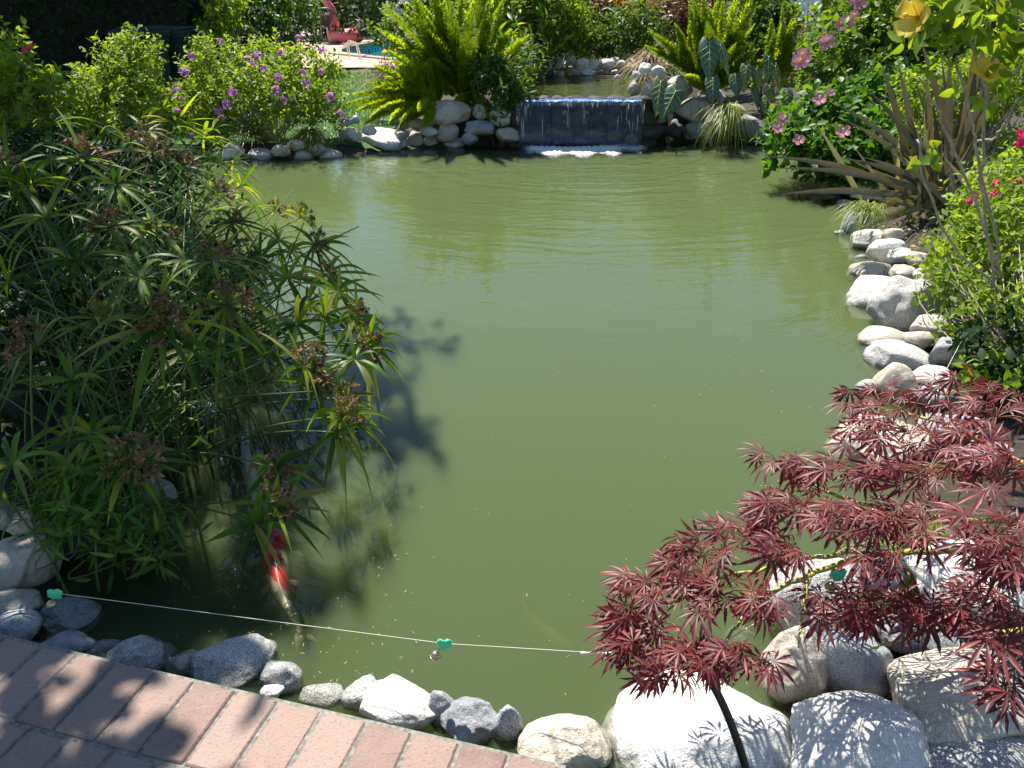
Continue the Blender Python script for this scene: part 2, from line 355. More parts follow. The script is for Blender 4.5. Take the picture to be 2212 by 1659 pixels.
t.links.new(tr.outputs[0], m1.inputs[1]); t.links.new(df.outputs[0], m1.inputs[2]); t.links.new(fr.outputs[0], m2.inputs[0]); t.links.new(m1.outputs[0], m2.inputs[1]); t.links.new(gl.outputs[0], m2.inputs[2]); t.links.new(m2.outputs[0], o.inputs[0])
M_UP = m; mb = MB(); q = UP.copy(); c0 = q.mean(0); q = c0 + (q - c0) * 1.12; q[:2, 1] = 9.07
xs_ = np.linspace(0, 1, 2); mb.add(np.column_stack([q, np.full(6, .505)]), np.arange(6)[None]); kind(mk('upper_pool_water', mb, M_UP), 'structure')

# ---------------------------------------------------------------- brick patio
E0, E1 = at(0, 1370, DZ), at(1212, 1652, DZ); ed = unit(E1 - E0); en = np.array([ed[1], -ed[0], 0.0])
PITCHB, LB_ = 0.1105, 0.212
mb = MB(); 
def brick(c, e, n, w_, l_, h):
    b = 0.004; v = []
    for (sx_, sy_, z_) in ((w_ / 2, l_ / 2, -h), (w_ / 2, l_ / 2, -b), (w_ / 2 - b, l_ / 2 - b, 0)):
        for a_, b_ in ((-1, -1), (1, -1), (1, 1), (-1, 1)): v.append(c + e * a_ * sx_ + n * b_ * sy_ + np.array([0, 0, z_]))
    f = [[0, 1, 5, 4], [1, 2, 6, 5], [2, 3, 7, 6], [3, 0, 4, 7], [4, 5, 9, 8], [5, 6, 10, 9], [6, 7, 11, 10], [7, 4, 8, 11], [8, 9, 10, 11]]
    mb.add(np.array(v), np.array(f)[:, ::-1])
Lrun = np.linalg.norm(E1 - E0)
for row in range(13):
    off = (0.5 if row % 2 else 0.0) + (0.1 * row if row > 1 else 0)
    for k in range(-22, int(Lrun / PITCHB) + 1):
        s_ = (k + 0.5 + off) * PITCHB + 0.02
        if s_ > Lrun: continue
        c_ = E0 + ed * s_ + en * (LB_ / 2 + row * (LB_ + .004)) + np.array([0, 0, rng.normal() * .0012])
        a_ = rng.normal() * .006; e2 = ed * math.cos(a_) + en * math.sin(a_); n2_ = en * math.cos(a_) - ed * math.sin(a_)
        brick(c_, e2, n2_, PITCHB - .0095, LB_ - .008, .06)
m, t, o = newmat('red_brick_paver'); p = N(t, 'BsdfPrincipled'); g = N(t, 'NewGeometry')
n1 = N(t, 'TexNoise', i_Scale=12.0, i_Detail=6.0, i_Roughness=0.65); n2 = N(t, 'TexNoise', i_Scale=160.0, i_Detail=3.0)
for n_ in (n1, n2): t.links.new(g.outputs['Position'], n_.inputs[0])
c = ramp(t, g.outputs['Random Per Island'], [(0, (0.16, 0.105, 0.085)), (0.3, (0.235, 0.16, 0.127)), (0.55, (0.185, 0.14, 0.12)), (0.8, (0.28, 0.20, 0.16)), (1, (0.21, 0.14, 0.11))]).outputs[0]
c = mixc(t, ramp(t, n1.outputs[0], [(0.35, 0.0), (0.7, 0.5)]).outputs[0], c, (0.29, 0.20, 0.165))
c = mixc(t, ramp(t, n2.outputs[0], [(0.58, 0.0), (0.68, 0.35)]).outputs[0], c, (0.09, 0.045, 0.035))
c = mixc(t, ramp(t, n2.outputs[0], [(0.30, 0.4), (0.38, 0.0)]).outputs[0], c, (0.33, 0.25, 0.21))
t.links.new(c, p.inputs['Base Color']); p.inputs['Roughness'].default_value = 0.8
t.links.new(bump(t, math_(t, 'ADD', n1.outputs[0], n2.outputs[0]), 0.0025), p.inputs['Normal']); t.links.new(p.outputs[0], o.inputs[0]); M_BRICK = m
M_MORT = m_plain('grey_mortar', (0.17, 0.165, 0.14), 0.9, 0.5, 90)
po = kind(mk('patio', mb, M_BRICK, origin=E0, smooth=False), 'structure')
mb = MB(); cc = E0 + ed * (Lrun / 2 - 1.22) + en * 1.40
box(mb, cc - np.array([0, 0, .085]), (Lrun + 2.46, 2.81, .16), np.stack([ed, en, [0, 0, 1]], 1)); mk('mortar_bed', mb, M_MORT, parent=po, smooth=False)
# ---------------------------------------------------------------- stones
ST = {
 'w': m_stone('bleached_stone', (0.58, 0.565, 0.52), (0.78, 0.765, 0.72), (0.30, 0.29, 0.27), 0.35),
 's': m_stone('speckled_granite', (0.44, 0.43, 0.415), (0.64, 0.63, 0.60), (0.095, 0.095, 0.095), 0.75, 1.35),
 'g': m_stone('grey_granite', (0.30, 0.315, 0.33), (0.50, 0.51, 0.52), (0.10, 0.11, 0.12), 0.6),
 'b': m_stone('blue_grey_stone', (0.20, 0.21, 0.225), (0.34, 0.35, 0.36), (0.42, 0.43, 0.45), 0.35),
 't': m_stone('tan_stone', (0.42, 0.38, 0.31), (0.62, 0.57, 0.48), (0.20, 0.17, 0.13), 0.4),
 'c': m_stone('cream_stone', (0.52, 0.46, 0.36), (0.70, 0.64, 0.53), (0.32, 0.27, 0.20), 0.3, veins=True),
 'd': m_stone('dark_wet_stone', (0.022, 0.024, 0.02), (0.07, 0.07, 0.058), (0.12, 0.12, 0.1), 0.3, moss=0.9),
 'm': m_stone('mossy_stone', (0.09, 0.10, 0.03), (0.20, 0.20, 0.07), (0.25, 0.24, 0.15), 0.3, moss=0.9),
}
def rock(c, ax_, yaw, seed, sub=4, facets=10, rough=1.25, pinch=0.0):
    g = np.random.default_rng(seed); V, Fc = ico(sub); V = V.copy()
    V = np.sign(V) * np.abs(V) ** 0.88; V = V / np.maximum(np.linalg.norm(V, axis=1, keepdims=True) ** 0.7, .01)
    for _ in range(facets):
        n = unit(g.normal(size=3)); lim = g.uniform(.66, .92); d = V @ n; ex = np.clip(d - lim, 0, None); V = V - n * (ex * .85)[:, None]
    r = np.ones(len(V))
    for k_, a_ in ((1.6, .05), (3.2, .03), (7, .012), (15, .005)):
        for _ in range(4): r += a_ * rough * np.sin(V @ (g.normal(size=3) * k_) + g.uniform(0, 6.28)) * .7
    V = V * r[:, None]
    V = (V - (V.max(0) + V.min(0)) / 2) / ((V.max(0) - V.min(0)) / 2)
    if pinch: V[:, :2] *= (1 - pinch * np.clip(V[:, 2:3] + .3, 0, 1.3))
    return (V * np.asarray(ax_)) @ rotz(yaw).T + np.asarray(c), Fc
STONES = []
def stone(b, zb, k, label, name='rock', flat=None, pinch=0.0, deep=0.85, sink=0.72, group=None, face=None):
    x0, y0, x1, y1 = b; cx, cy = (x0 + x1) / 2, (y0 + y1) / 2; zc = zb + 0.05
    for _ in range(6):
        P = at(cx, cy, zc)
        if face is not None: d_ = ray(cx, cy); yy = face if face > 0 else 9.0 + .6 * min(1, max(0, (d_[0] * 9 - 1.5) / .8)); P = np.array([0, 0, EYE]) + d_ * (EYE + 1.7 * yy) / (1.7 * d_[1] - d_[2])
        D = np.linalg.norm(P - [0, 0, EYE]); dep = (P @ [0, CP, 0]) + (P[2] - EYE) * -SP
        a = (x1 - x0) / 2 * 1024 / 2212 / FPX * dep; ha = (y1 - y0) / 2 * 1024 / 2212 / FPX * dep
        sd = (EYE - P[2]) / D; cd = math.sqrt(1 - sd * sd); bb = a * deep
        c = math.sqrt(max(ha ** 2 - (bb * sd) ** 2, (0.5 * ha) ** 2)) / max(cd, .3)
        if (bb * sd) > ha * .86: bb = ha * .86 / sd
        c = max(c, .55 * min(a, bb)); zc = zb + c * sink
    a *= 1.07; bb *= 1.07; c *= 1.07
    seed = int(x0 * 7 + y0 * 13 + x1)
    mb = MB(); mb.add(*rock(P, (a, bb, c), 0.0, seed, sub=5 if (x1 - x0) > 120 else 4, pinch=pinch))
    o = mk(name, mb, ST[k], origin=(P[0], P[1], P[2] - c)); tag(o, label, 'rock', group); STONES.append((P, a, bb, c)); return o
def z2(b): return tuple([576 + b[0] * .2604, b[1] * .2604, 576 + b[2] * .2604, b[3] * .2604])
def z3(b): return tuple([1094.5 + b[0] * .2604, b[1] * .2604, 1094.5 + b[2] * .2604, b[3] * .2604])
def zr(b): return tuple([1636 + b[0] * .2951, 374.4 + b[1] * .2951, 1636 + b[2] * .2951, 374.4 + b[3] * .2951])
def z4(b): return tuple([1232.6 + b[0] * .5137, 806.4 + b[1] * .5137, 1232.6 + b[2] * .5137, 806.4 + b[3] * .5137])
def z5(b): return tuple([b[0] * .5989, 1152 + b[1] * .5989, b[2] * .5989, 1152 + b[3] * .5989])
def zl(b): return tuple([b[0] * .3906, 864 + b[1] * .3906, b[2] * .3906, 864 + b[3] * .3906])
G1 = 'stones along the far left shore'
for b, zb, k, lab, kw in [
 ((50,1200,190,1300),.04,'t','small rounded tan stone behind the grass tuft roots, left end of far shore',{}),
 ((165,1155,330,1250),.08,'t','tan stone half covered by the drooping grass tuft on the far shore',{}),
 ((220,1250,385,1365),-.05,'t','wet tan stone in the water beneath the drooping grass tuft',{}),
 ((350,1190,490,1290),.03,'t','tan stone under the right edge of the drooping grass tuft',{}),
 ((430,1240,630,1350),-.05,'w','low flat pale stone in the water in front of the grey leaning boulder',{}),
 ((535,1090,765,1280),-.05,'g','grey leaning boulder left of the big white boulder on the far shore',{}),
 ((645,1060,790,1170),.12,'w','white stone wedged above the grey leaning boulder and left of big white boulder',{}),
 ((795,1040,910,1120),.18,'w','small white stone sitting behind the top of the big white boulder',{}),
 ((755,1075,1165,1290),-.06,'w','big bleached white boulder at the waterline of the far shore',{'sink':.8}),
 ((1060,1075,1190,1155),.14,'g','small grey stone squeezed behind the right end of big white boulder',{}),
 ((1155,1095,1305,1245),-.02,'t','upright tan stone right beside the big white boulder at the waterline',{'deep':.8}),
 ((1295,1135,1450,1255),-.04,'t','blocky pale tan stone at the waterline, second right of the big white boulder',{}),
 ((1090,995,1185,1080),.24,'g','small grey stone tucked under the tips of the low foxtail fern',{}),
 ((1170,980,1300,1092),.22,'t','rounded mottled stone on top of the upright tan stone',{}),
 ((1295,970,1395,1045),.28,'g','small shaded stone beneath the large round boulder of the fern',{}),
 ((1280,1050,1420,1135),.16,'w','whitish stone in the middle course between two tan stones, left of waterfall',{}),
 ((1410,1025,1590,1170),.1,'t','blocky pale stone with dark shadow bars, middle course left of waterfall',{'deep':.75}),
 ((1455,1145,1645,1255),-.04,'w','low white stone at the waterline below the blocky barred stone',{}),
 ((1350,835,1690,1025),.3,'t','large round boulder under the big foxtail fern with a plume hanging over it',{}),
 ((1620,1095,1750,1198),-.02,'g','small dark grey stone at the waterline left of the waterfall',{}),
 ((1645,1000,1890,1115),.14,'g','long grey stone laid flat in the stack beside the waterfall',{}),
 ((1705,870,1832,992),.33,'t','pale upright stone to the right of the large round boulder',{}),
 ((1850,880,2030,1045),.28,'w','leaning striped-shadow stone next to the top left of the waterfall',{}),
 ((1905,1060,2100,1178),-.02,'t','brownish wet stone at the foot of the waterfall, left side',{}),
 ((-435,1190,-185,1372),-.05,'w','white pointed rock at the left end of the far shore beside the umbrella sedge',{}),
 ((-190,1240,62,1352),-.04,'s','flattish speckled rock second from the left end of the far shore',{})]:
    stone(z2(b), zb, k, lab, group=G1, face=8.95 if (b[0] > 1050 and zb > .05) or b[0] > 1500 else None, **kw)
G2 = 'stones round the upper pool'
for b, zb, k, lab in [
 ((300,520,385,582),.58,'w','small white stone at left end of the upper pool rim, in the sedge'),
 ((365,490,475,572),.58,'w','white stone second from the left on the upper pool rim, top course'),
 ((495,465,575,542),.62,'w','upright white stone on the upper pool rim behind the dry grass sprig'),
 ((565,485,682,592),.56,'w','broad white stone in the middle of the upper pool rim, top course'),
 ((680,495,772,572),.58,'w','squarish white stone right of the middle of the upper pool rim'),
 ((770,490,895,584),.57,'w','smooth slanting white stone, largest on the upper pool rim'),
 ((860,475,950,532),.63,'w','small white stone peeking above the slanting white stone at upper pool'),
 ((910,505,995,592),.57,'t','brown shaded stone at right end of the upper pool rim, top course'),
 ((400,585,478,638),.49,'w','small white stone at the water edge, left end of the upper pool'),
 ((510,580,602,638),.49,'t','wet stone with grass sprig at the upper pool water edge'),
 ((600,570,735,634),.49,'w','low white stone at the upper pool water edge, middle'),
 ((735,570,845,624),.49,'w','low squared white stone at the upper pool water edge, right of the middle'),
 ((870,570,957,628),.49,'w','rounded white stone at the upper pool water edge, right end'),
 ((893,620,942,668),.49,'w','tiny white stone standing in the upper pool by the straw'),
 ((325,590,400,652),.49,'d','dark wet stone at the left corner of the upper pool')]:
    stone(z3(b), zb, k, lab, group=G2)
G3 = 'stones right of the waterfall'
for b, zb, k, lab, kw in [
 ((1010,670,1115,795),.42,'t','mottled stone at the right lip of the waterfall below the straw',{}),
 ((1095,530,1205,672),.55,'w','white upright stone highest in the pile right of the waterfall',{}),
 ((1200,550,1320,655),.55,'w','white stone beside the highest one, right of the waterfall',{}),
 ((1040,590,1120,680),.50,'w','pale stone behind dry blades at the right corner of the upper pool',{}),
 ((1120,670,1222,875),.3,'w','tall white stone standing left of the twin elephant ear leaves',{'deep':.7}),
 ((1320,640,1540,845),.35,'t','large tan stone behind the twin elephant ear leaves',{}),
 ((1125,885,1262,1028),.13,'c','rounded cream stone over the dark gap right of the waterfall',{}),
 ((1225,915,1345,1022),.14,'t','shaded stone beneath the tip of the twin elephant ear leaves',{}),
 ((1400,820,1665,1012),.16,'c','large cream stone right of the twin elephant ear leaves',{}),
 ((1370,640,1425,705),.55,'w','small white stone above the twin elephant ear leaves',{}),
 ((1470,1010,1655,1150),-.03,'g','grey stone at the waterline left of the hanging grass tuft',{}),
 ((1590,740,1810,880),.3,'g','shaded grey stone under the lowest elephant ear leaf',{}),
 ((1780,865,1985,1012),.14,'t','pale stone under the roots of the hanging grass tuft',{}),
 ((1850,950,2132,1155),-.05,'g','large angular grey boulder at the waterline right of the hanging tuft',{}),
 ((2095,1105,2240,1195),-.04,'w','small white stone at the waterline at the foot of the pink flowered shrub',{}),
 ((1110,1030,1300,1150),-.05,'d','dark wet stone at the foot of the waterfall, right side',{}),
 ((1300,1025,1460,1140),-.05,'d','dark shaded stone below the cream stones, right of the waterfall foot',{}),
 ((1365,990,1425,1060),.05,'g','tiny light stone in the dark gap right of the waterfall',{})]:
    stone(z3(b), zb, k, lab, group=G3, face=-1, **kw)
G4 = 'stones along the right shore'
for b, zb, k, lab, kw in [
 ((590,30,700,165),-.02,'w','shadow striped stone at the top of the right shore under the flax leaves',{}),
 ((680,70,945,175),.04,'w','long white stone below the lowest flax leaves on the right shore',{}),
 ((570,190,725,275),-.04,'g','grey stone behind the bright grass tuft on the right shore',{}),
 ((610,265,860,505),-.06,'g','rounded grey boulder hung with the bright grass tuft on the right shore',{}),
 ((560,415,640,465),-.03,'g','tiny stone at the waterline beside the rounded grey boulder',{}),
 ((690,412,975,582),-.02,'w','white stone striped by flax leaf shadows on the right shore',{}),
 ((810,472,1075,662),.02,'w','white stone crossed by a dead stem on the right shore',{}),
 ((685,588,825,655),-.05,'g','low wet stone at the waterline between two striped stones',{}),
 ((675,655,1010,805),-.05,'c','long cream stone reaching into the water on the right shore',{}),
 ((985,675,1155,785),.06,'t','tan dappled stone inland of the long cream stone',{}),
 ((635,775,1065,1065),-.08,'w','big smooth white boulder dipping into the water on the right shore',{'sink':.7}),
 ((845,765,1335,1195),-.02,'s','big rough grey granite boulder, largest on the right shore',{'sink':.75}),
 ((1125,1035,1405,1215),.06,'t','flat dappled stone below right of the rough granite boulder',{}),
 ((1370,975,1465,1115),.08,'w','white stone with barred shadows among dry leaves, right shore',{}),
 ((745,1125,1085,1335),-.05,'t','brown grey rounded stone at the waterline below the rough granite boulder',{}),
 ((1080,1145,1292,1255),.06,'t','small brown stone between the rounded one and the dappled one',{}),
 ((810,1235,1295,1480),-.04,'s','long grey stone with leaf shadows on the right shore',{}),
 ((1250,1215,1505,1435),.04,'b','dark blue grey stone in shade beneath the rose bush',{}),
 ((1130,1412,1435,1565),.02,'w','white leaf-shadowed stone above the maple twigs',{}),
 ((865,1390,1170,1650),0,'t','grey brown cone shaped stone on the right shore above the maple',{'pinch':.35}),
 ((715,1510,905,1665),-.05,'s','light grey stone in the water left of the cone shaped stone',{}),
 ((1160,1550,1460,1700),0,'g','grey stone behind the top twigs of the red maple',{})]:
    stone(zr(b), zb, k, lab, group=G4, **kw)
for b, zb, k, lab in [((960,545,1130,655),.08,'w','white stone behind the one crossed by a dead stem, right shore'),((1095,575,1260,690),.1,'c','cream stone at the left tips of the rose bush leaves'),((1150,690,1300,800),.1,'w','pale stone inland above the rough granite boulder'),((900,400,1060,500),.1,'t','tan stone at the foot of the flax behind the striped stones'),((1000,20,1180,150),.12,'w','white stone deep in the flax base above the long white stone'),((1290,860,1420,985),.1,'g','grey stone between the rough granite boulder and the rose bush')]:
    stone(zr(b), zb, k, lab, group=G4)
G5 = 'boulders beneath the red maple'
for b, zb, k, lab, kw in [
 ((1080,190,1510,430),-.08,'c','long cream boulder under the upper maple leaves, at the waterline',{}),
 ((1490,160,1760,330),.0,'g','grey stone under the upper maple leaves, inland of the cream boulder',{}),
 ((1640,290,1850,420),.02,'g','grey stone at the right edge under the upper maple leaves',{}),
 ((820,770,1225,1100),.03,'s','slanting granite boulder behind the hanging green bell clip',{}),
 ((1190,735,1405,940),.08,'g','grey stone in the middle of the maple, right of the slanting boulder',{}),
 ((1415,715,1930,1030),.06,'w','wide white boulder under the middle maple leaves at right edge',{}),
 ((1030,1085,1345,1395),.0,'g','grey dappled boulder between the maple shadow and tan boulder',{}),
 ((820,1090,1085,1405),-.02,'t','pale dappled stone at the waterline, behind the biggest boulder',{}),
 ((1350,1155,1930,1580),.02,'t','large tan boulder covered in leaf shadows at the right edge',{}),
 ((140,1295,935,1790),-.1,'w','biggest bleached boulder in front, bottom of the frame, with the black stake',{'sink':.6}),
 ((930,1370,1485,1800),-.02,'w','large white boulder second from the black stake at the bottom',{}),
 ((1500,1515,1960,1780),.04,'s','white and grey boulder in the bottom right corner',{}),
 ((640,1055,790,1180),-.1,'t','small knobbly pale rock standing in the water below the maple twigs',{'pinch':.3}),
 ((690,970,890,1180),-.16,'m','green mossy rock just under the water below the maple',{}),
 ((1290,990,1700,1190),.0,'b','dark shaded stone deep beneath the maple twigs',{})]:
    stone(z4(b), zb, k, lab, group=G5, **kw)
G6 = 'stones between the brick patio and the water'
for b, zb, k, lab, kw in [
 ((0-60,205,152,305),-.02,'t','flat grey tan stone at the left edge of the frame, above the patio corner',{}),
 ((-40,280,137,400),.0,'g','grey stone touching the left end of the brick edge',{}),
 ((135,245,372,385),-.06,'b','dark stone partly in the water at the left end of the patio',{}),
 ((150,350,347,440),-.02,'b','dark speckled stone against the bricks below the dark wet stone',{}),
 ((310,388,452,462),-.03,'b','low blue grey stone partly behind the pointed blue grey one',{}),
 ((385,368,622,508),-.04,'s','pointed blue grey speckled stone beside the bricks',{'pinch':.15}),
 ((608,425,738,520),-.04,'t','small tan stone left of the big speckled granite boulder',{}),
 ((690,370,977,560),-.03,'s','big egg shaped speckled granite boulder by the patio edge',{}),
 ((943,458,1087,592),-.03,'s','speckled granite stone right beside the big egg shaped boulder',{}),
 ((943,545,1022,592),.02,'w','tiny white stone between two speckled boulders and the bricks',{}),
 ((1083,550,1242,630),-.03,'s','low speckled stone with only its top above the brick edge',{}),
 ((1235,517,1397,640),-.02,'s','pale speckled round stone left of the bright white stone',{}),
 ((1300,530,1592,705),-.01,'w','bright white smooth stone in the middle of the patio row',{}),
 ((1545,578,1642,710),-.03,'b','dark side stone squeezed right of the bright white stone',{}),
 ((1590,600,1800,765),-.02,'b','blue grey cracked stone near the right end of the bricks',{}),
 ((1780,622,1885,765),-.03,'g','grey angular stone right of the blue grey cracked stone',{}),
 ((1860,640,2200,870),-.02,'c','cream peaked boulder at the right end of the bricks',{'pinch':.25})]:
    stone(z5(b), zb, k, lab, group=G6, **kw)
G7 = 'stones on the near left bank'
for b, zb, k, lab, kw in [
 ((-60,760,328,1075),-.03,'c','large cream boulder with long leaf shadows at the left edge',{}),
 ((35,605,190,760),.1,'t','pale stone above the large cream boulder under the sedge',{}),
 ((188,662,282,765),.06,'c','small pale stone nestled against the large cream boulder',{}),
 ((-60,560,60,720),.14,'b','dark stone at the left edge above the large cream boulder',{}),
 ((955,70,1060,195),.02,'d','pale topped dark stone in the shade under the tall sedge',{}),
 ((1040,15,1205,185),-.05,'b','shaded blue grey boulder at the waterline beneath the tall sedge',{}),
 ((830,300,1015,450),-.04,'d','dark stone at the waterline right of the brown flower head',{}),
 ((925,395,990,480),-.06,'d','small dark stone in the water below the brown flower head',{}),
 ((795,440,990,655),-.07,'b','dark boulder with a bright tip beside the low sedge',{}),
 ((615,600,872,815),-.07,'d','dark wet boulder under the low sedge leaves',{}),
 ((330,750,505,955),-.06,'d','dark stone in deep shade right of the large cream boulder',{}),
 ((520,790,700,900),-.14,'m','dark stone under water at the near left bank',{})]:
    stone(zl(b), zb, k, lab, group=G7, **kw)
# ---------------------------------------------------------------- waterfall, rock wall, foam
m, t, o = newmat('falling_water'); g = N(t, 'NewGeometry'); mp = N(t, 'Mapping'); t.links.new(g.outputs['Position'], mp.inputs[0]); mp.inputs['Scale'].default_value = (1, 1, 0.09)
n1 = N(t, 'TexNoise', i_Scale=48.0, i_Detail=4.0); n2 = N(t, 'TexNoise', i_Scale=130.0, i_Detail=2.0)
for n_ in (n1, n2): t.links.new(mp.outputs[0], n_.inputs[0])
nb = bump(t, n1.outputs[0], 0.02)
gl = N(t, 'BsdfGlossy'); gl.inputs['Roughness'].default_value = 0.18; gl.inputs[0].default_value = (.09, .14, .32, 1); t.links.new(nb, gl.inputs['Normal']); tr = N(t, 'BsdfTransparent')
fr = N(t, 'Fresnel', i_IOR=1.5); t.links.new(nb, fr.inputs['Normal']); m1 = N(t, 'MixShader'); t.links.new(math_(t, 'MAXIMUM', fr.outputs[0], .3), m1.inputs[0]); t.links.new(tr.outputs[0], m1.inputs[1]); t.links.new(gl.outputs[0], m1.inputs[2])
df = N(t, 'BsdfTranslucent'); df.inputs[0].default_value = (.85, .88, .9, 1); m2 = N(t, 'MixShader')
t.links.new(ramp(t, n2.outputs[0], [(0.68, 0.0), (0.78, 0.15)]).outputs[0], m2.inputs[0]); t.links.new(m1.outputs[0], m2.inputs[1]); t.links.new(df.outputs[0], m2.inputs[2]); t.links.new(m2.outputs[0], o.inputs[0]); M_FALL = m
m, t, o = newmat('white_drip_sparkle'); df = N(t, 'BsdfDiffuse'); df.inputs[0].default_value = (.85, .87, .88, 1); tl = N(t, 'BsdfTranslucent'); tl.inputs[0].default_value = (.9, .92, .93, 1)
mx = N(t, 'MixShader'); mx.inputs[0].default_value = .55; t.links.new(df.outputs[0], mx.inputs[1]); t.links.new(tl.outputs[0], mx.inputs[2]); gl = N(t, 'BsdfGlossy'); gl.inputs['Roughness'].default_value = .2
m3 = N(t, 'MixShader'); m3.inputs[0].default_value = .12; t.links.new(mx.outputs[0], m3.inputs[1]); t.links.new(gl.outputs[0], m3.inputs[2]); t.links.new(m3.outputs[0], o.inputs[0]); M_SPARKLE = m
xc = (XL + XR) / 2; wf = thing('waterfall', 'thin sheet of water falling from the upper pool over a dark rock ledge', 'waterfall', (xc, 9.05, 0.0))
mb = MB(); nx, nz = 60, 16; xx = np.linspace(XL + .03, XR - .03, nx); tt = np.linspace(0, 1, nz) ** 1.6
prof = np.array([(9.12 - .15 * math.sin(min(1, q * 9) * 1.57), .507 - .51 * max(0, q - .06) ** 1.15 / .94) for q in tt])
V = np.array([[x_ + .008 * math.sin(x_ * 60 + k), p_[0] + .008 * math.sin(x_ * 37), p_[1]] for k, p_ in enumerate(prof) for x_ in xx])
ii = np.arange(nx - 1)[None] + np.arange(nz - 1)[:, None] * nx
mb.add(V, np.stack([ii, ii + 1, ii + 1 + nx, ii + nx], -1).reshape(-1, 4)); mk('water_sheet', mb, M_FALL, wf)
mb = MB(); k = 110; x_ = U(XL + .04, XR - .04, k); x_ = x_ + .02 * np.sin(x_ * 40); L = U(.006, .045, k) * (0.5 + 1.0 * (np.sin(x_ * 23) * .5 + .5)); z0 = U(.475, .51, k)
P0 = np.stack([x_, np.full(k, 8.985) - (.507 - z0) * .1, z0], 1); ribbons(mb, P0, P0 + np.stack([U(-.004, .004, k), np.full(k, -.006), -L / 2], 1), P0 + np.stack([U(-.004, .004, k), np.full(k, -.01), -L], 1), U(.003, .009, k), 3, up=(0, 1, 0))
k = 46; x_ = np.concatenate([U(XL - .02, XL + .16, 16), U(XR - .2, XR - .01, 18), U(XL, XR, 12)]); k = len(x_); L = U(.06, .3, k) * U(.4, 1, k); z0 = U(.3, .5, k)
P0 = np.stack([x_, np.full(k, 8.955), z0], 1); ribbons(mb, P0, P0 + np.stack([U(-.01, .01, k), np.full(k, -.006), -L / 2], 1), P0 + np.stack([U(-.01, .01, k), np.full(k, -.01), np.maximum(-L, -z0)], 1), U(.002, .005, k), 4, up=(0, 1, 0))
mk('lip_sparkle_drips', mb, M_SPARKLE, wf)  # white drip ribbons that paint the sun sparkle along the lip
rw = thing('rock_wall', 'dark wet rock wall with mossy ledges behind the falling water', 'rock wall', (xc, 9.2, -.1))
mb = MB(); g_ = np.random.default_rng(5)
for r_ in range(4):
    x_ = XL - .1 
    while x_ < XR + .12:
        w_ = g_.uniform(.12, .3); mb.add(*rock((x_ + w_ / 2, 9.17 + g_.uniform(-.02, .03), .02 + r_ * .14), (w_ * .56, .1, .09), 0, int(x_ * 991 + r_ * 17 + 400), 3)); x_ += w_
mk('stacked_stones', mb, ST['d'], rw)
mb = MB()
for k in range(9):
    x_ = XL + .12 + k * .145 + g_.uniform(-.04, .04); mb.add(*rock((x_, 9.05 + g_.uniform(-.03, .03), .02 + g_.uniform(0, .14)), (g_.uniform(.06, .13), .06, g_.uniform(.03, .06)), 0, k + 60, 3))
mk('mossy_ledge', mb, ST['m'], rw)
mb = MB(); lip = MB(); nx = 50
box(mb, (xc, 9.16, .465), (XR - XL + .04, .16, .055)); mk('lip_slab', mb, ST['m'], rw, smooth=False)
# foam where the sheet lands
m, t, o = newmat('foam_on_water'); g = N(t, 'NewGeometry'); n1 = N(t, 'TexNoise', i_Scale=26.0, i_Detail=8.0, i_Roughness=0.75); t.links.new(g.outputs['Position'], n1.inputs[0])
uvn = N(t, 'Attribute'); uvn.attribute_name = 'cover'
df = N(t, 'BsdfDiffuse'); df.inputs[0].default_value = (.8, .83, .8, 1); tr = N(t, 'BsdfTransparent'); mx = N(t, 'MixShader')
f_ = ramp(t, math_(t, 'ADD', uvn.outputs['Fac'], math_(t, 'MULTIPLY', math_(t, 'SUBTRACT', n1.outputs[0], .5), 1.5)), [(0.28, 0.0), (0.8, 0.95)]).outputs[0]
t.links.new(f_, mx.inputs[0]); t.links.new(tr.outputs[0], mx.inputs[1]); t.links.new(df.outputs[0], mx.inputs[2]); t.links.new(mx.outputs[0], o.inputs[0])
fp = [at(x, y, 0) for x, y in [(1118, 318), (1160, 324), (1215, 326), (1270, 325), (1320, 322), (1365, 316), (1412, 305)]]
nx, ny = 90, 26; fx = np.interp(np.linspace(0, 1, nx), np.linspace(0, 1, 7), [p_[0] for p_ in fp]); fy = np.interp(np.linspace(0, 1, nx), np.linspace(0, 1, 7), [p_[1] for p_ in fp])
V = []; cov = []
for j in range(ny):
    v_ = j / (ny - 1) * 2 - 1
    for i in range(nx):
        u_ = i / (nx - 1); wd = .17 + .05 * math.sin(i * .35); c_ = (1 - abs(v_) ** 1.6) * min(1, 8 * u_, 8 * (1 - u_)) * (1.0 if v_ > 0 else max(.0, 1 + v_ * .55))
        V.append([fx[i], fy[i] + v_ * wd * (.8 if v_ > 0 else 3.2), .006 + .045 * max(0, c_) ** 2 * (.4 + .6 * abs(math.sin(i * .9 + math.sin(j * 1.3) * 2) * math.sin(j * .8 + i * .13)))]); cov.append(c_)
ii = np.arange(nx - 1)[None] + np.arange(ny - 1)[:, None] * nx; mb = MB(); mb.add(V, np.stack([ii, ii + 1, ii + 1 + nx, ii + nx], -1).reshape(-1, 4))
fo = mk('foam', mb, m); kind(fo, 'stuff'); a_ = fo.data.attributes.new('cover', 'FLOAT', 'POINT'); a_.data.foreach_set('value', np.array(cov, np.float32))

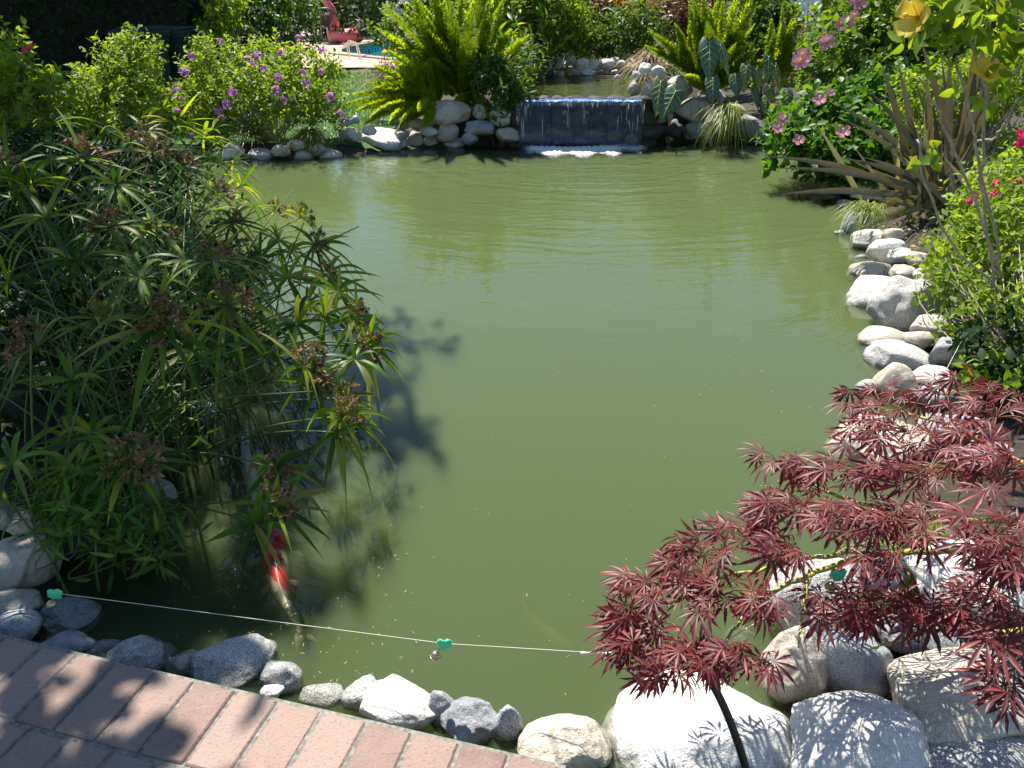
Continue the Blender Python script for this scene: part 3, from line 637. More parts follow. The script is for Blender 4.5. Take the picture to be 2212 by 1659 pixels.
# ---------------------------------------------------------------- koi
def koi(name, label, head, tail, bend, z, L, mats, seed, group='koi under the water'):
    """body lofted along a bent spine from head to tail, with fins"""
    h = at(*head, z); tl_ = at(*tail, z - .02); ax_ = unit(tl_ - h); L = L or np.linalg.norm(tl_ - h); side = np.cross(ax_, [0, 0, 1]); mid = h + ax_ * L * .5 + side * bend
    root = thing(name, label, 'fish', h, group); P = bez(h, mid, h + ax_ * L, 25)[0]; T = unit(np.gradient(P, axis=0)); S = unit(np.cross(T, [0, 0, 1])); s = np.linspace(0, 1, 25)
    wd = np.interp(s, [0, .03, .1, .22, .38, .6, .8, .9, 1], [.012, .042, .066, .083, .088, .065, .032, .018, .012]) * L; ht = wd * np.interp(s, [0, .4, .8, 1], [.8, 1.1, 1.25, 1.8])
    th = np.arange(14) / 14 * 2 * math.pi; V = P[:, None] + S[:, None] * (np.cos(th) * wd[:, None])[:, :, None] + np.array([0, 0, 1]) * (np.sin(th) * ht[:, None])[:, :, None]
    mb = MB(); i = np.arange(24)[:, None] * 14; j = np.arange(14)[None]; jn = (j + 1) % 14
    mb.add(V.reshape(-1, 3), [np.stack([i + j, i + jn, i + 14 + jn, i + 14 + j], -1).reshape(-1, 4), np.arange(14)[None, ::-1], 24 * 14 + np.arange(14)[None]]); mk('body', mb, mats[0], root)
    def fin(nm, pts, nrm=(0, 0, .012)):
        mb = MB(); pts = np.array(pts); k_ = len(pts); nn = np.array(nrm) * L * .15; mb.add(np.concatenate([pts + nn, pts - nn]), [np.arange(k_)[None], np.arange(2 * k_ - 1, k_ - 1, -1)[None]] + [np.array([[q, k_ + q, k_ + (q + 1) % k_, (q + 1) % k_] for q in range(k_)])]); mk(nm, mb, mats[1], root)
    e = P[-1]; a_, b_ = T[-1], S[-1]; up = np.array([0, 0, 1.0])
    fin('tail_fin', [e, e + (a_ * .1 + b_ * .05) * L, e + (a_ * .2 + b_ * .07) * L, e + (a_ * .13) * L, e + (a_ * .2 - b_ * .06) * L, e + (a_ * .1 - b_ * .05) * L])
    for sg in (-1, 1):
        c_ = P[6] + S[6] * sg * wd[6] * .9 - up * .01; fin('pectoral_fin', [c_, c_ + (S[6] * sg * .08 + T[6] * .01) * L, c_ + (S[6] * sg * .12 + T[6] * .07) * L, c_ + (S[6] * sg * .09 + T[6] * .13) * L, c_ + (S[6] * sg * .02 + T[6] * .06) * L])
        c_ = P[13] + S[13] * sg * wd[13] * .9 - up * .01; fin('pelvic_fin', [c_, c_ + (S[13] * sg * .06 + T[13] * .04) * L, c_ + (S[13] * sg * .05 + T[13] * .1) * L, c_ + (T[13] * .05) * L])
    fin('dorsal_fin', [P[9] + up * ht[9] * .9, P[11] + up * (ht[11] + .03 * L), P[14] + up * (ht[14] + .02 * L), P[17] + up * ht[17] * .9], (.01, 0, 0))
    mb = MB()
    for sg in (-1, 1): mb.add(ico(2)[0] * .008 * L / .4 + P[2] + S[2] * sg * wd[2] * .85 + up * ht[2] * .3, ico(2)[1])
    mk('eyes', mb, M_BLACK, root); return root
M_BLACK = m_plain('black_plastic', (.012, .012, .013), .4)
def m_koi(name, base, spot, lo, hi, sc, dark=None):
    m, t, o = newmat(name); p = N(t, 'BsdfPrincipled'); tc = N(t, 'TexCoord'); ns = N(t, 'TexNoise', i_Scale=sc, i_Detail=2.0); t.links.new(tc.outputs['Object'], ns.inputs[0])
    c = ramp(t, ns.outputs[0], [(lo, base), (hi, spot)]).outputs[0]
    if dark is not None:
        n2 = N(t, 'TexNoise', i_Scale=sc * 2.6, i_Detail=3.0); t.links.new(tc.outputs['Object'], n2.inputs[0]); c = mixc(t, ramp(t, n2.outputs[0], [(.55, 0.0), (.62, .85)]).outputs[0], c, dark)
    t.links.new(c, p.inputs['Base Color']); p.inputs['Roughness'].default_value = .35; t.links.new(p.outputs[0], o.inputs[0]); return m
KR = m_koi('red_white_koi_skin', (.85, .75, .5), (.95, .03, .02), .47, .53, 10, (.2, .03, .04)); KW = m_koi('cream_koi_skin', (.8, .72, .38), (.9, .42, .06), .56, .62, 9)
KO = m_koi('orange_koi_skin', (.85, .16, .05), (.7, .1, .03), .5, .6, 8); KY = m_koi('yellow_koi_skin', (.75, .68, .16), (.7, .6, .12), .5, .6, 8); KF = m_plain('pale_fin', (.5, .42, .28), .4)
koi('koi', 'red and cream koi with dark spots, swimming near the brick patio below the hanging sedge', (597, 1142), (640, 1350), .05, -.035, None, (KR, KF), 1)
koi('koi', 'cream koi with an orange patch between the two bent sedge stalks', (555, 1070), (537, 950), .0, -.045, None, (KW, KF), 2)
koi('koi', 'faint orange koi at the right, pointing at the cream boulder under the maple', (1740, 958), (1590, 950), .0, -.16, None, (KO, KO), 3)
koi('koi', 'blurred yellow koi deep in the water right of the middle bell clip', (1240, 1405), (1130, 1300), -.05, -.2, None, (KY, KY), 4)
koi('koi', 'barely visible orange koi in the middle of the sunlit water edge', (890, 1165), (770, 1200), .0, -.2, None, (KO, KO), 5)

# ---------------------------------------------------------------- line with bells, black stake
M_LINE = m_plain('pale_cord', (.55, .55, .48), .5); M_CLIP = m_plain('green_translucent_plastic', (.07, .55, .27), .25, .15, 30); M_BELL = m_plain('tarnished_brass', (.42, .33, .22), .3, .3, 60, .85)
LA, LBp, LC = at(118, 1281, .17), at(960, 1390, .22), at(1302, 1411, .26); stk_top, stk_bot = at(1500, 1425, .34), at(1640, 1645, .2)
mb = MB(); pts = []
for a_, b_ in ((LA, LBp), (LBp, LC), (LC, stk_top)): pts += [a_ + (b_ - a_) * q for q in np.linspace(0, 1, 9)[:-1]]
pts.append(stk_top); tubes(mb, np.array(pts), .0008, 5); ln = mk('fishing_line', mb, M_LINE, origin=LA); tag(ln, 'pale cord stretched low across the near end of the pond', 'cord')
mb = MB(); kn = bez(LC - [.05, 0, 0], LC, LC + [.02, 0, 0], 12)[0]; tubes(mb, kn, .0032 + .0012 * np.sin(np.arange(12) * 2.3), 6); mk('knot', mb, M_LINE, ln)
mb = MB(); tubes(mb, bez(stk_top, (stk_top + stk_bot) / 2 + [0, 0, .04], stk_bot - [0, 0, .1], 16)[0], .0085, 10); st_ = tag(mk('garden_stake', mb, M_BLACK, origin=stk_bot), 'black bent rod rising from the biggest boulder to the cord', 'stake')
mb = MB(); tubes(mb, bez(stk_top + [0, 0, -.01], stk_top + [.0, -.02, .012], stk_top + [0, 0, .01], 6)[0], .004, 6); mk('cord_tie', mb, M_LINE, st_)
L2a, L2b = at(1812, 1239, .42), at(2075, 740, .30); mb = MB(); tubes(mb, bez(stk_top, (stk_top + L2a) / 2, L2a, 10)[0], .0011, 5); tubes(mb, bez(L2a, (L2a + L2b) / 2, L2b, 14)[0], .0011, 5)
tag(mk('fishing_line', mb, M_LINE, origin=L2a), 'thin cord running along the right bank through the maple', 'cord')
def bell(P, label, dx):
    c = thing('bell_clip', label, 'bell clip', P, 'green clips with brass bells on the cord')
    for s_ in (-1, 1):
        mb = MB(); R_ = rotz(U(-.5, .5)) @ roty(.35 * s_)
        v, f = ico(3); v = v * [.013, .006, .017]; v = v * (1 + .18 * np.sin(v[:, :1] * 400) * np.cos(v[:, 2:3] * 300)); mb.add(v @ R_.T + P + [s_ * .006, 0, -.004], f); mk('clip_jaw', mb, M_CLIP, c)
    mb = MB(); q = P + [dx, -.004, -.034]; tubes(mb, bez(P + [0, 0, -.01], (P + q) / 2 + [0, 0, .004], q, 5)[0], .0015, 5); mk('bell_hook', mb, M_BELL, c)
    mb = MB(); v, f = ico(3); mb.add(v * .0125 + q, f); tubes(mb, np.array([q + [math.cos(a) * .0125, math.sin(a) * .0125, 0] for a in np.linspace(0, 6.28, 20)]), .0012, 4); mk('bell', mb, M_BELL, c)
bell(LA, 'green clip and rusty bell at the left end of the cord, by the cream boulder', -.014)
bell(LBp, 'green clip and brass bell in the middle of the cord over open water', -.022)
bell(L2a, 'green clip and silver bell hanging in front of the slanting granite boulder', -.014)
# ---------------------------------------------------------------- plant builders
L_SEDGE = m_leaf('shaded_sedge_leaf', [(.035, .11, .01), (.08, .19, .015), (.15, .26, .02), (.05, .14, .012), (.02, .06, .008), (.25, .33, .03), (.06, .15, .015), (.3, .28, .08)], .48, .45, None, .25)  # darker greens, shade painted into the inner sedge leaves
L_SEDGE2 = m_leaf('sunlit_sedge_leaf', [(.12, .24, .015), (.22, .33, .02), (.32, .38, .03), (.08, .19, .015), (.04, .12, .012), (.16, .27, .02), (.36, .34, .1)], .52, .45, None, .25)  # paler greens, sunlight painted into the sedge; the papyrus is pale by itself
L_STEM = m_plain('green_stem', (.06, .1, .025), .4, .3, 20); L_BROWN = m_leaf('brown_seed_head', [(.11, .07, .03), (.19, .125, .055), (.32, .22, .10)], .2, .7, (1.3, 1.1, .7))
L_YHEAD = m_leaf('yellow_green_seed_head', [(.2, .2, .04), (.3, .28, .06)], .3, .7)
L_MID = m_leaf('mid_green_leaf', [(.04, .10, .015), (.07, .15, .02), (.12, .2, .03), (.06, .13, .02)], .4, .5, None, .3)
L_LIME = m_leaf('lime_leaf', [(.13, .23, .02), (.19, .30, .03), (.27, .35, .04), (.1, .19, .02)], .5, .5, None, .25)
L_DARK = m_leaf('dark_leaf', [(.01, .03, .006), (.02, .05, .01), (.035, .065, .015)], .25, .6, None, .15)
L_GLOSS = m_leaf('glossy_leaf', [(.04, .12, .015), (.07, .18, .02), (.13, .24, .03), (.045, .13, .02)], .42, .45, None, .22)
L_MAPLE = m_leaf('burgundy_maple_leaf', [(.10, .024, .028), (.15, .034, .038), (.22, .055, .058), (.12, .026, .03), (.28, .05, .05)], .32, .45, (1.9, .8, .7), .4)
L_FLAX = m_leaf('bronze_flax_leaf', [(.18, .17, .08), (.30, .28, .14), (.42, .38, .22), (.11, .085, .05), (.26, .22, .13), (.23, .24, .09)], .3, .4, (1.25, 1.25, .7))
L_GRASS = m_leaf('tuft_blade', [(.12, .16, .03), (.18, .22, .04), (.28, .28, .07), (.09, .13, .03)], .4)
L_BGRASS = m_leaf('bright_tuft_blade', [(.09, .18, .02), (.22, .28, .03), (.3, .33, .05)], .4)
L_FERN = m_leaf('foxtail_needle', [(.2, .3, .012), (.28, .38, .018), (.35, .43, .03)], .68, .5, (2.1, 1.95, .5), .3)
L_STRAW = m_leaf('straw_blade', [(.3, .22, .1), (.42, .32, .16), (.2, .14, .06)], .3, .6, (1.2, 1.0, .7))
L_REDG = m_leaf('reddish_grass', [(.14, .08, .04), (.22, .12, .06), (.1, .09, .04)], .3, .6, (1.4, 1, .6))
L_NAND = m_leaf('bronze_red_leaf', [(.16, .09, .04), (.22, .13, .06), (.12, .1, .04), (.2, .07, .04)], .35, .5, (1.6, 1.1, .6))
L_ORANGE = m_leaf('orange_petal', [(.8, .2, .01), (.85, .3, .02)], .3, .6, (1.2, 1, .8)); L_PURPLE = m_leaf('purple_petal', [(.48, .12, .52), (.58, .2, .62), (.66, .3, .68)], .35, .6, (1.2, 1, 1.2))
L_PINK = m_leaf('pink_petal', [(.8, .28, .36), (.85, .4, .48)], .4, .5, (1.2, 1, 1)); L_YELLOW = m_leaf('yellow_petal', [(.85, .6, .04), (.9, .68, .1)], .4, .5, (1.1, 1, .6))
L_RED = m_leaf('red_petal', [(.85, .05, .02), (.8, .08, .03)], .35, .5, (1.2, .8, .6)); L_MAG = m_leaf('magenta_petal', [(.75, .02, .12), (.7, .04, .2)], .35, .5, (1.2, .8, 1)); L_WHITE = m_leaf('white_petal', [(.8, .8, .74), (.85, .85, .8)], .35, .6, (1.1, 1.1, 1))
L_TWIG = m_plain('grey_brown_twig', (.34, .29, .22), .8, .35, 40); L_MTWIG = m_plain('yellow_green_maple_branch', (.30, .30, .06), .5, .3, 20)

LEAF_LN2 = tpl_leaf(0.17, 0.3)
def foliage(mb, blobs, n, tpl, size, sprig=8, up=.5, shell=.45, jit=.45, spread=1.0):
    """sprigs of leaves through the blobs' volume, denser to the outside"""
    vol = np.array([b[1][0] * b[1][1] * b[1][2] for b in blobs]) ** .67; cnt = np.maximum(1, (n * vol / vol.sum() / sprig).astype(int))
    for (c, r), k in zip(blobs, cnt):
        c = np.array(c, float); r = np.array(r, float); d = randdir(k, .25); rad = shell + (1.04 - shell) * U(0, 1, k) ** .6
        lump = 1 + .16 * np.sin(d @ [3.1, 2.3, 4.2] * 2 + c[0] * 5) + .12 * np.sin(d @ [-6.1, 5.3, 3.2] + c[1] * 7)
        tip = c + d * r * (rad * lump)[:, None]; ax_ = unit(d * [1, 1, .8] + [0, 0, up] + rng.normal(size=(k, 3)) * jit); ln = size * sprig * .28 * U(.7, 1.5, k)
        s = (np.arange(sprig) + .5) / sprig; pos = tip[:, None] + ax_[:, None] * (s[None, :, None] - .5) * ln[:, None, None]
        th = np.arange(sprig) * 2.4 + U(0, 6.28, k)[:, None]; a = unit(np.cross(ax_, [.3, .2, .9])); b = np.cross(ax_, a)
        rd = a[:, None] * np.cos(th)[..., None] + b[:, None] * np.sin(th)[..., None]; ld = unit(rd * spread + ax_[:, None] * .55 + [0, 0, .1]); ld = ld.reshape(-1, 3)
        nn = unit(ax_[:, None] * np.ones((1, sprig, 1)) + np.array([0, 0, .5])).reshape(-1, 3) + rng.normal(size=(k * sprig, 3)) * .35
        inst(mb, tpl, pos.reshape(-1, 3), frames(ld, nn), size * U(.65, 1.25, k * sprig))
def twigs(mb, base, blobs, n, r=.006, wob=.15):
    for c, rr in blobs:
        k = max(3, n // len(blobs)); d = randdir(k, .6); e = np.array(c) + d * np.array(rr) * .85; b = np.array(base) + rng.normal(size=(k, 3)) * [.06, .06, 0]
        mid = (b + e) / 2 + rng.normal(size=(k, 3)) * wob * [1, 1, .4]; mid[:, 2] = np.maximum(mid[:, 2], b[:, 2]); P = bez(b, mid, e, 7); tubes(mb, P, np.linspace(1, .35, 7)[None] * r, 5, False)
def shrub(name, label, cat, base, blobs, n, tpl, size, mat, group=None, twig=24, tr=.006, tmat=None, **kw):
    root = thing(name, label, cat, base, group); mb = MB(); foliage(mb, blobs, n, tpl, size, **kw); mk('foliage', mb, mat, root)
    if twig: mb = MB(); twigs(mb, base, blobs, twig, tr); mk('stems', mb, tmat or L_TWIG, root)
    return root
def flower(root, P, r, mat, n=(0, -.6, .6), name='flower', centre=None, petals=FLOWER):
    mb = MB(); n = unit(np.array(n, float)); R_ = frames(np.cross(n, [.3, .1, .2])[None], n[None]); inst(mb, petals, np.array([P]), R_, r); f = mk(name, mb, mat, root)
    if centre: mb = MB(); tubes(mb, np.array([P, P + n * r * .9]), [r * .09, r * .05], 5); v, fc = ico(1); mb.add(v * r * .13 + P + n * r * .9, fc); mk('stamen', mb, centre, f)
    return f
def cluster(root, P, r, mat, k=12, name='flower_cluster'):
    mb = MB(); d = randdir(k, .6); d[:, 1] -= .3; d = unit(d); inst(mb, FLOWER, P + d * r * .8, frames(np.cross(d, [.3, .2, .1]), d), r * .42 * U(.8, 1.2, k)); return mk(name, mb, mat, root)
def tuft(name, label, base, n, L, W, mat, lean=(0, -.5, 0), spread=.8, group=None, droop=.7, cat='grass tuft'):
    base = np.array(base, float); d = randdir(n, 1.2); d[:, 2] = np.abs(d[:, 2]); d = unit(d * [spread, spread, 1] + np.array(lean) * .6); l = L * U(.55, 1.1, n)
    P0 = base + rng.normal(size=(n, 3)) * [.035, .03, .004]; P1 = P0 + d * l[:, None] * .6; out = d * [1, 1, 0] + np.array(lean) * [.5, .5, 0] + rng.normal(size=(n, 3)) * .15
    P2 = P1 + out * l[:, None] * .5 - np.array([0, 0, 1]) * (l * droop * U(.3, 1.0, n))[:, None]
    mb = MB(); ribbons(mb, P0, P1, P2, W * U(.7, 1.2, n), 6); return tag(mk(name, mb, mat, origin=base), label, cat, group)

# ---------------------------------------------------------------- umbrella sedge
def umbel(parent, H, ax_, L, W, nb, leafm, head=1.0, headm=None, droop=.5, flop=0.0):
    """a whorl of strap leaves round the stalk's tip with a seed head on top"""
    ax_ = unit(np.array(ax_, float)); a = unit(np.cross(ax_, [.31, .9, .1])); b = np.cross(ax_, a); th = np.arange(nb) / nb * 6.283 + U(0, 6) + rng.normal(size=nb) * .16
    rd = a * np.cos(th)[:, None] + b * np.sin(th)[:, None]; el = U(-.1, .8, nb)[:, None]; l = L * U(.6, 1.12, nb)[:, None]
    d = unit(rd + ax_ * el); P0 = H + d * .004; P1 = H + d * l * .55; P2 = H + d * l * .95 + np.array([0, 0, -1]) * l * droop * U(.15, .9, nb)[:, None] + np.array([0, 0, -flop]) * l
    mb = MB(); upv = np.broadcast_to(ax_, (nb, 3)); ribbons(mb, P0, P1, P2, W * U(.75, 1.2, nb), 7, up=upv, fold=.3); lw = mk('leaf_whorl', mb, leafm, parent)
    if head > 0:
        k = 16; th = U(0, 6.28, k); el = U(.15, 1.3, k); d = (a * np.cos(th)[:, None] + b * np.sin(th)[:, None]) * np.cos(el)[:, None] + ax_ * np.sin(el)[:, None]; rl = .068 * head * U(.75, 1.2, k)
        E = H + d * rl[:, None]; mb = MB(); tubes(mb, bez(np.repeat(H[None], k, 0), H + d * rl[:, None] * .5 + [0, 0, .006], E, 4), .0009, 4, False)
        q = 17; pos = np.repeat(E, q, 0) + rng.normal(size=(k * q, 3)) * .0045 * head; dd = unit(randdir(k * q) + np.repeat(d, q, 0) * .6)
        inst(mb, SM_N, pos, frames(dd, randdir(k * q)), U(.014, .024, k * q)[:, None] * np.array([[2.0, 1, 1]]) * head); mk('flower_head', mb, headm or L_BROWN, lw)
    return lw
def sedge_clump(label, base, heads, extra, leafm=None, group='umbrella sedge clumps on the left bank', wob=.2):
    base = np.array(base, float); root = thing('umbrella_sedge', label, 'sedge', base, group)
    for (H, L, W, nb, hd, lm, hm, ax_, dr) in heads:
        b0 = base + rng.normal(size=3) * [.12, .12, 0]; P = bez(b0, b0 + (H - b0) * [.35, .35, .75], H, 14)[0]; mb = MB(); tubes(mb, P, np.linspace(.0048, .0028, 14), 6); s_ = mk('stalk', mb, L_STEM, root)
        s_['_o'] = root['_o']; T = unit(P[-1] - P[-2]); umbel(s_, H, ax_ if ax_ is not None else unit(T + [0, -.1, .5]), L, W, nb, lm, hd, hm, dr)
    mb = MB(); k = extra; b0 = base + rng.normal(size=(k, 3)) * [.2, .2, .0]; e = base + rng.normal(size=(k, 3)) * [.3, .3, .12] + [0, 0, .55]; tubes(mb, bez(b0, b0 + [0, 0, .35], e, 8), np.linspace(.0045, .0025, 8)[None], 5, False)
    kind(mk('bare_stalks', mb, L_STEM, root), 'stuff')
    return root
# (px, py, depth Y, leaf length, leaf count, head size, painted leaf tone)
HS = [
 # front left, big umbels
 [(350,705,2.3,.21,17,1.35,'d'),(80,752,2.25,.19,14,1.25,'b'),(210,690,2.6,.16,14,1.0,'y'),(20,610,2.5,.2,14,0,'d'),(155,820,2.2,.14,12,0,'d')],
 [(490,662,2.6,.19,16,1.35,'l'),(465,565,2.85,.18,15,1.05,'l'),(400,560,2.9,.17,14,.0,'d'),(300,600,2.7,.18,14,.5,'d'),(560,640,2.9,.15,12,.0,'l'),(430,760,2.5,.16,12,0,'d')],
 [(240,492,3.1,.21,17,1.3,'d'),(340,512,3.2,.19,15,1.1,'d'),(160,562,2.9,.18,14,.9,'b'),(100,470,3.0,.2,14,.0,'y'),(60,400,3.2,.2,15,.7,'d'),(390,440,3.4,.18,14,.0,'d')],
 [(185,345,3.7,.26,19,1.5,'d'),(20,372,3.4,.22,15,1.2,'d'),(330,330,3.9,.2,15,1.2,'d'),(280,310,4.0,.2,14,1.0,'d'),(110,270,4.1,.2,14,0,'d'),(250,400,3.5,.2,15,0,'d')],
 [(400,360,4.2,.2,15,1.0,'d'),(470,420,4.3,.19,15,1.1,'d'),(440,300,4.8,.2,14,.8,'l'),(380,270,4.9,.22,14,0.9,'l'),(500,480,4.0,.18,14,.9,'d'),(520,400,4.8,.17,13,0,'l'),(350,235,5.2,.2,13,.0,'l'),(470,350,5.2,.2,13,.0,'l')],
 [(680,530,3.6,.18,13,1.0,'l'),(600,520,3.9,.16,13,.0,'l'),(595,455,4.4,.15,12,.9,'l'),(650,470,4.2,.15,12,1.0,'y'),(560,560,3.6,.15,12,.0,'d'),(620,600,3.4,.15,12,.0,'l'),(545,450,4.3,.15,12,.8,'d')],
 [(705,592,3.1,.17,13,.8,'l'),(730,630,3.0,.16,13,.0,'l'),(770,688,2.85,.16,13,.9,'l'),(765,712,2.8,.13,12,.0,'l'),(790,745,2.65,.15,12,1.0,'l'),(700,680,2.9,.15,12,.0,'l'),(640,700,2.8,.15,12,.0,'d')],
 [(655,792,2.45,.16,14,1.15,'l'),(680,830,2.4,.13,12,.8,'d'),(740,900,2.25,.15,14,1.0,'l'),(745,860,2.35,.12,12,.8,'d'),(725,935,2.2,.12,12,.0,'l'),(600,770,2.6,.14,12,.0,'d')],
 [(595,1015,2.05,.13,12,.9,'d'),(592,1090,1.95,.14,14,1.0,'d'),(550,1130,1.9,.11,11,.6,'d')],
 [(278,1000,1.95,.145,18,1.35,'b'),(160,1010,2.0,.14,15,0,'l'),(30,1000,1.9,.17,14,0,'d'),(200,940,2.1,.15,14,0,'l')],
]
SB = [(-1.38,2.45),(-1.32,2.75),(-1.8,3.1),(-2.3,3.9),(-2.0,4.3),(-1.65,4.0),(-1.4,3.3),(-1.3,2.6),(-1.28,2.35),(-1.3,2.15)]
SL = ['front sedge clump at the left edge with a round dark seed head amid downward leaves','sunlit sedge clump with paired tan seed heads left of the open water','shaded sedge clump with two dark seed heads below the large spidery one',
 'tall shaded sedge clump with a large spidery leaf head, upper left','rear sedge clump with pale arching leaves in front of the purple flowered bush','fine sedge clump leaning over the water beside the far stones',
 'sedge clump with bright curled leaves leaning out over blue water','sedge stalks reaching farthest over the water with hanging seed heads','sedge stalks bent down to the water above the red koi','low sedge clump with a brown seed head above the near left bank']
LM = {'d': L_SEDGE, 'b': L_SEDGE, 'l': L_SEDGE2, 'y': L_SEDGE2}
for hs, sb, sl_ in zip(HS, SB, SL):
    heads = []
    for (px, py, Y, L, nb, hd, lt) in hs:
        if 0 < hd < 1 and rng.random() < .6: hd = 0
        hd *= .88
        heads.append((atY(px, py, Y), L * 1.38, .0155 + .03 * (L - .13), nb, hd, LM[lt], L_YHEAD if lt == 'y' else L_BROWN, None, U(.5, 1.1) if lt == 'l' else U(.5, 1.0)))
    ne = {0: 3, 1: 3, 2: 5, 3: 6, 4: 8, 5: 6, 6: 3, 7: 1, 8: 0, 9: 4}[SL.index(sl_)]
    for _ in range(ne):
        q = hs[int(U(0, len(hs)))]; px, py, Y = q[0] + U(-75, 60), q[1] + U(-30, 90), q[2] + U(-.1, .45)
        if sl_ == SL[7] or sl_ == SL[6]: px = min(px, 790)
        heads.append((atY(px, py, Y), U(.14, .23), .014, 12, U(.5, .9) if U(0, 1) > .75 else 0, L_SEDGE if U(0, 1) > .4 else L_SEDGE2, L_BROWN, unit(np.array([U(-.4, .4), U(-.6, .1), .8])), U(.4, 1.1)))
    sedge_clump(sl_, (sb[0], sb[1], G(*sb)), heads, 26 if sb[1] > 2.4 else 10)
# low glossy lance-leaved plants on the near left bank
shrub('lance_leaved_plant', 'low dark green lance leaved plant above the large cream boulder', 'plant', at(160, 1130, .1), [(at(150, 1080, .25), (.14, .12, .1)), (at(230, 1130, .2), (.14, .1, .09)), (at(110, 1100, .22), (.08, .08, .07))], 360, LEAF_LN2, .07, L_GLOSS, twig=14, tr=.003, tmat=L_STEM, up=.8)
shrub('lance_leaved_plant', 'green lance leaved plant in the shade between two sedge clumps', 'plant', at(330, 960, .1), [(at(320, 900, .25), (.13, .12, .14)), (at(390, 935, .2), (.1, .1, .08))], 160, LEAF_LN2, .075, L_MID, twig=12, tr=.003, tmat=L_STEM, up=.8)
shrub('lance_leaved_plant', 'drooping lance leaved plant over the dark boulders at the near left waterline', 'plant', at(330, 1120, .1), [(at(290, 1190, .1), (.13, .1, .07)), (at(350, 1130, .12), (.08, .08, .06))], 130, LEAF_LN2, .075, L_MID, twig=10, tr=.003, tmat=L_STEM, up=.2)
# added undergrowth, its dark leaves painting the shade inside the sedge
shrub('shade_undergrowth', 'added undergrowth with shade-dark leaves behind the sedge on the left bank', 'shrub', (-2.5, 4.6, .1), [((-2.5, 3.6, .3), (.55, .7, .3)), ((-2.9, 4.7, .35), (.6, .7, .35)), ((-2.6, 5.6, .3), (.45, .7, .35)), ((-1.75, 2.8, .3), (.42, .6, .28)), ((-1.55, 3.6, .25), (.3, .6, .25)), ((-3.3, 5.6, .4), (.6, .8, .4)), ((-3.4, 3.8, .35), (.6, .7, .35))], 9500, LEAF_LN, .09, L_DARK, twig=40)
def B(px, py, Y, r, *rr):
    return (tuple(atY(px, py, Y)), r if isinstance(r, tuple) else (r, r, r * .85))
def onG(P): return (P[0], P[1], G(P[0], P[1]))
# ---------------------------------------------------------------- foxtail ferns
def plume(root, P0, P1, P2, r, n=620):
    r = r * 1.5
    P = bez(P0, P1, P2, 24)[0]; T = unit(np.gradient(P, axis=0)); s = np.sort(U(0, 1, n) ** .9); i = s * 23; a_ = np.clip(i.astype(int), 0, 22); f = (i - a_)[:, None]
    c = P[a_] * (1 - f) + P[a_ + 1] * f; t_ = T[a_]; rd = rng.normal(size=(n, 3)); rd = unit(rd - t_ * (rd * t_).sum(1)[:, None]); d = unit(rd + t_ * .75)
    env = np.interp(s, [0, .08, .3, .75, 1], [.3, .8, 1, .8, .12]); mb = MB(); inst(mb, NEED, c + rd * .1 * (r * env)[:, None], frames(d, t_), r * 1.25 * env * U(.75, 1.15, n) + .006)
    tubes(mb, P, r * .32 * np.interp(np.linspace(0, 1, 24), [0, .08, .3, .75, 1], [.25, .8, 1, .8, .1]), 6); return mk('plume', mb, L_FERN, root)
NEED = (np.array([[0, 0, 0], [-.17, .5, .02], [.17, .5, .02], [0, 1, 0]], float), [np.array([[0, 2, 3, 1]])])
def fern(label, base, n, L, r, lean, spread, tips=()):
    base = np.array(base, float); root = thing('foxtail_fern', label, 'fern', base, 'foxtail ferns around the waterfall')
    for k in range(n):
        d = unit(np.array([U(-1, 1) * spread + lean[0], U(-1, 1) * spread * .6 + lean[1], U(.35, 1.1) + lean[2]])); l = L * U(.6, 1.1); b0 = base + rng.normal(size=3) * [.09, .07, .01]
        plume(root, b0, b0 + d * l * .5, b0 + d * l * .9 + np.array([d[0] * .1, d[1] * .1, U(-.05, .22)]) * l, r * U(.8, 1.15))
    for (px, py, Y, sag) in tips:
        b0 = base + rng.normal(size=3) * [.06, .05, .01]; e = atY(px, py, Y); plume(root, b0, (b0 + e) / 2 + np.array([0, 0, sag]), e, r, 700)
    if n > 60:
        for c in [c for c in root.children[99:]]: pass
    return root
BF = atY(1000, 205, 9.55); fern('huge lime foxtail fern towering left of the waterfall', BF, 50, 1.3, .046, (-.22, -.12, .3), .8,
     [(872,28,9.3,.1),(905,0,9.5,.1),(875,75,9.2,.12),(890,110,9.1,.12),(1050,60,9.4,.05),(1065,110,9.4,.05),(955,10,9.6,.1),(1000,-20,9.6,.1),(925,130,9.1,.1),(965,262,9.0,.12),(1072,262,9.0,.1)])
BG = atY(935, 225, 9.2); fern('low lime foxtail fern spreading left over the stones', BG, 10, .7, .036, (-.5, -.15, -.2), .5,
     [(745,226,8.9,.1),(768,240,8.8,.12),(800,255,8.75,.12),(840,268,8.7,.12),(862,278,8.7,.12),(760,205,9.0,.12),(790,178,9.1,.12),(808,142,9.2,.12),(845,130,9.3,.12),(780,272,8.75,.15),(885,262,8.8,.1),(905,240,8.8,.08),(870,200,9.1,.1),(835,215,9.0,.1),(890,165,9.2,.12),(850,180,9.1,.14),(915,275,8.75,.05),(830,165,9.3,.13),(812,232,8.9,.13),(800,195,9.0,.15)])
BR = atY(1530, 190, 9.7); fern('upright lime foxtail fern behind the elephant ear leaves', BR, 34, 1.05, .04, (.05, -.05, .4), .62,
     [(1400,60,9.5,.02),(1392,98,9.4,.04),(1420,75,9.5,.04),(1612,100,9.4,.05),(1640,105,9.5,.05),(1660,130,9.4,.08),(1480,165,9.2,.02),(1600,170,9.2,.06),(1625,60,9.7,.02),(1560,40,9.8,0),(1535,20,9.8,0),(1590,55,9.7,0)])
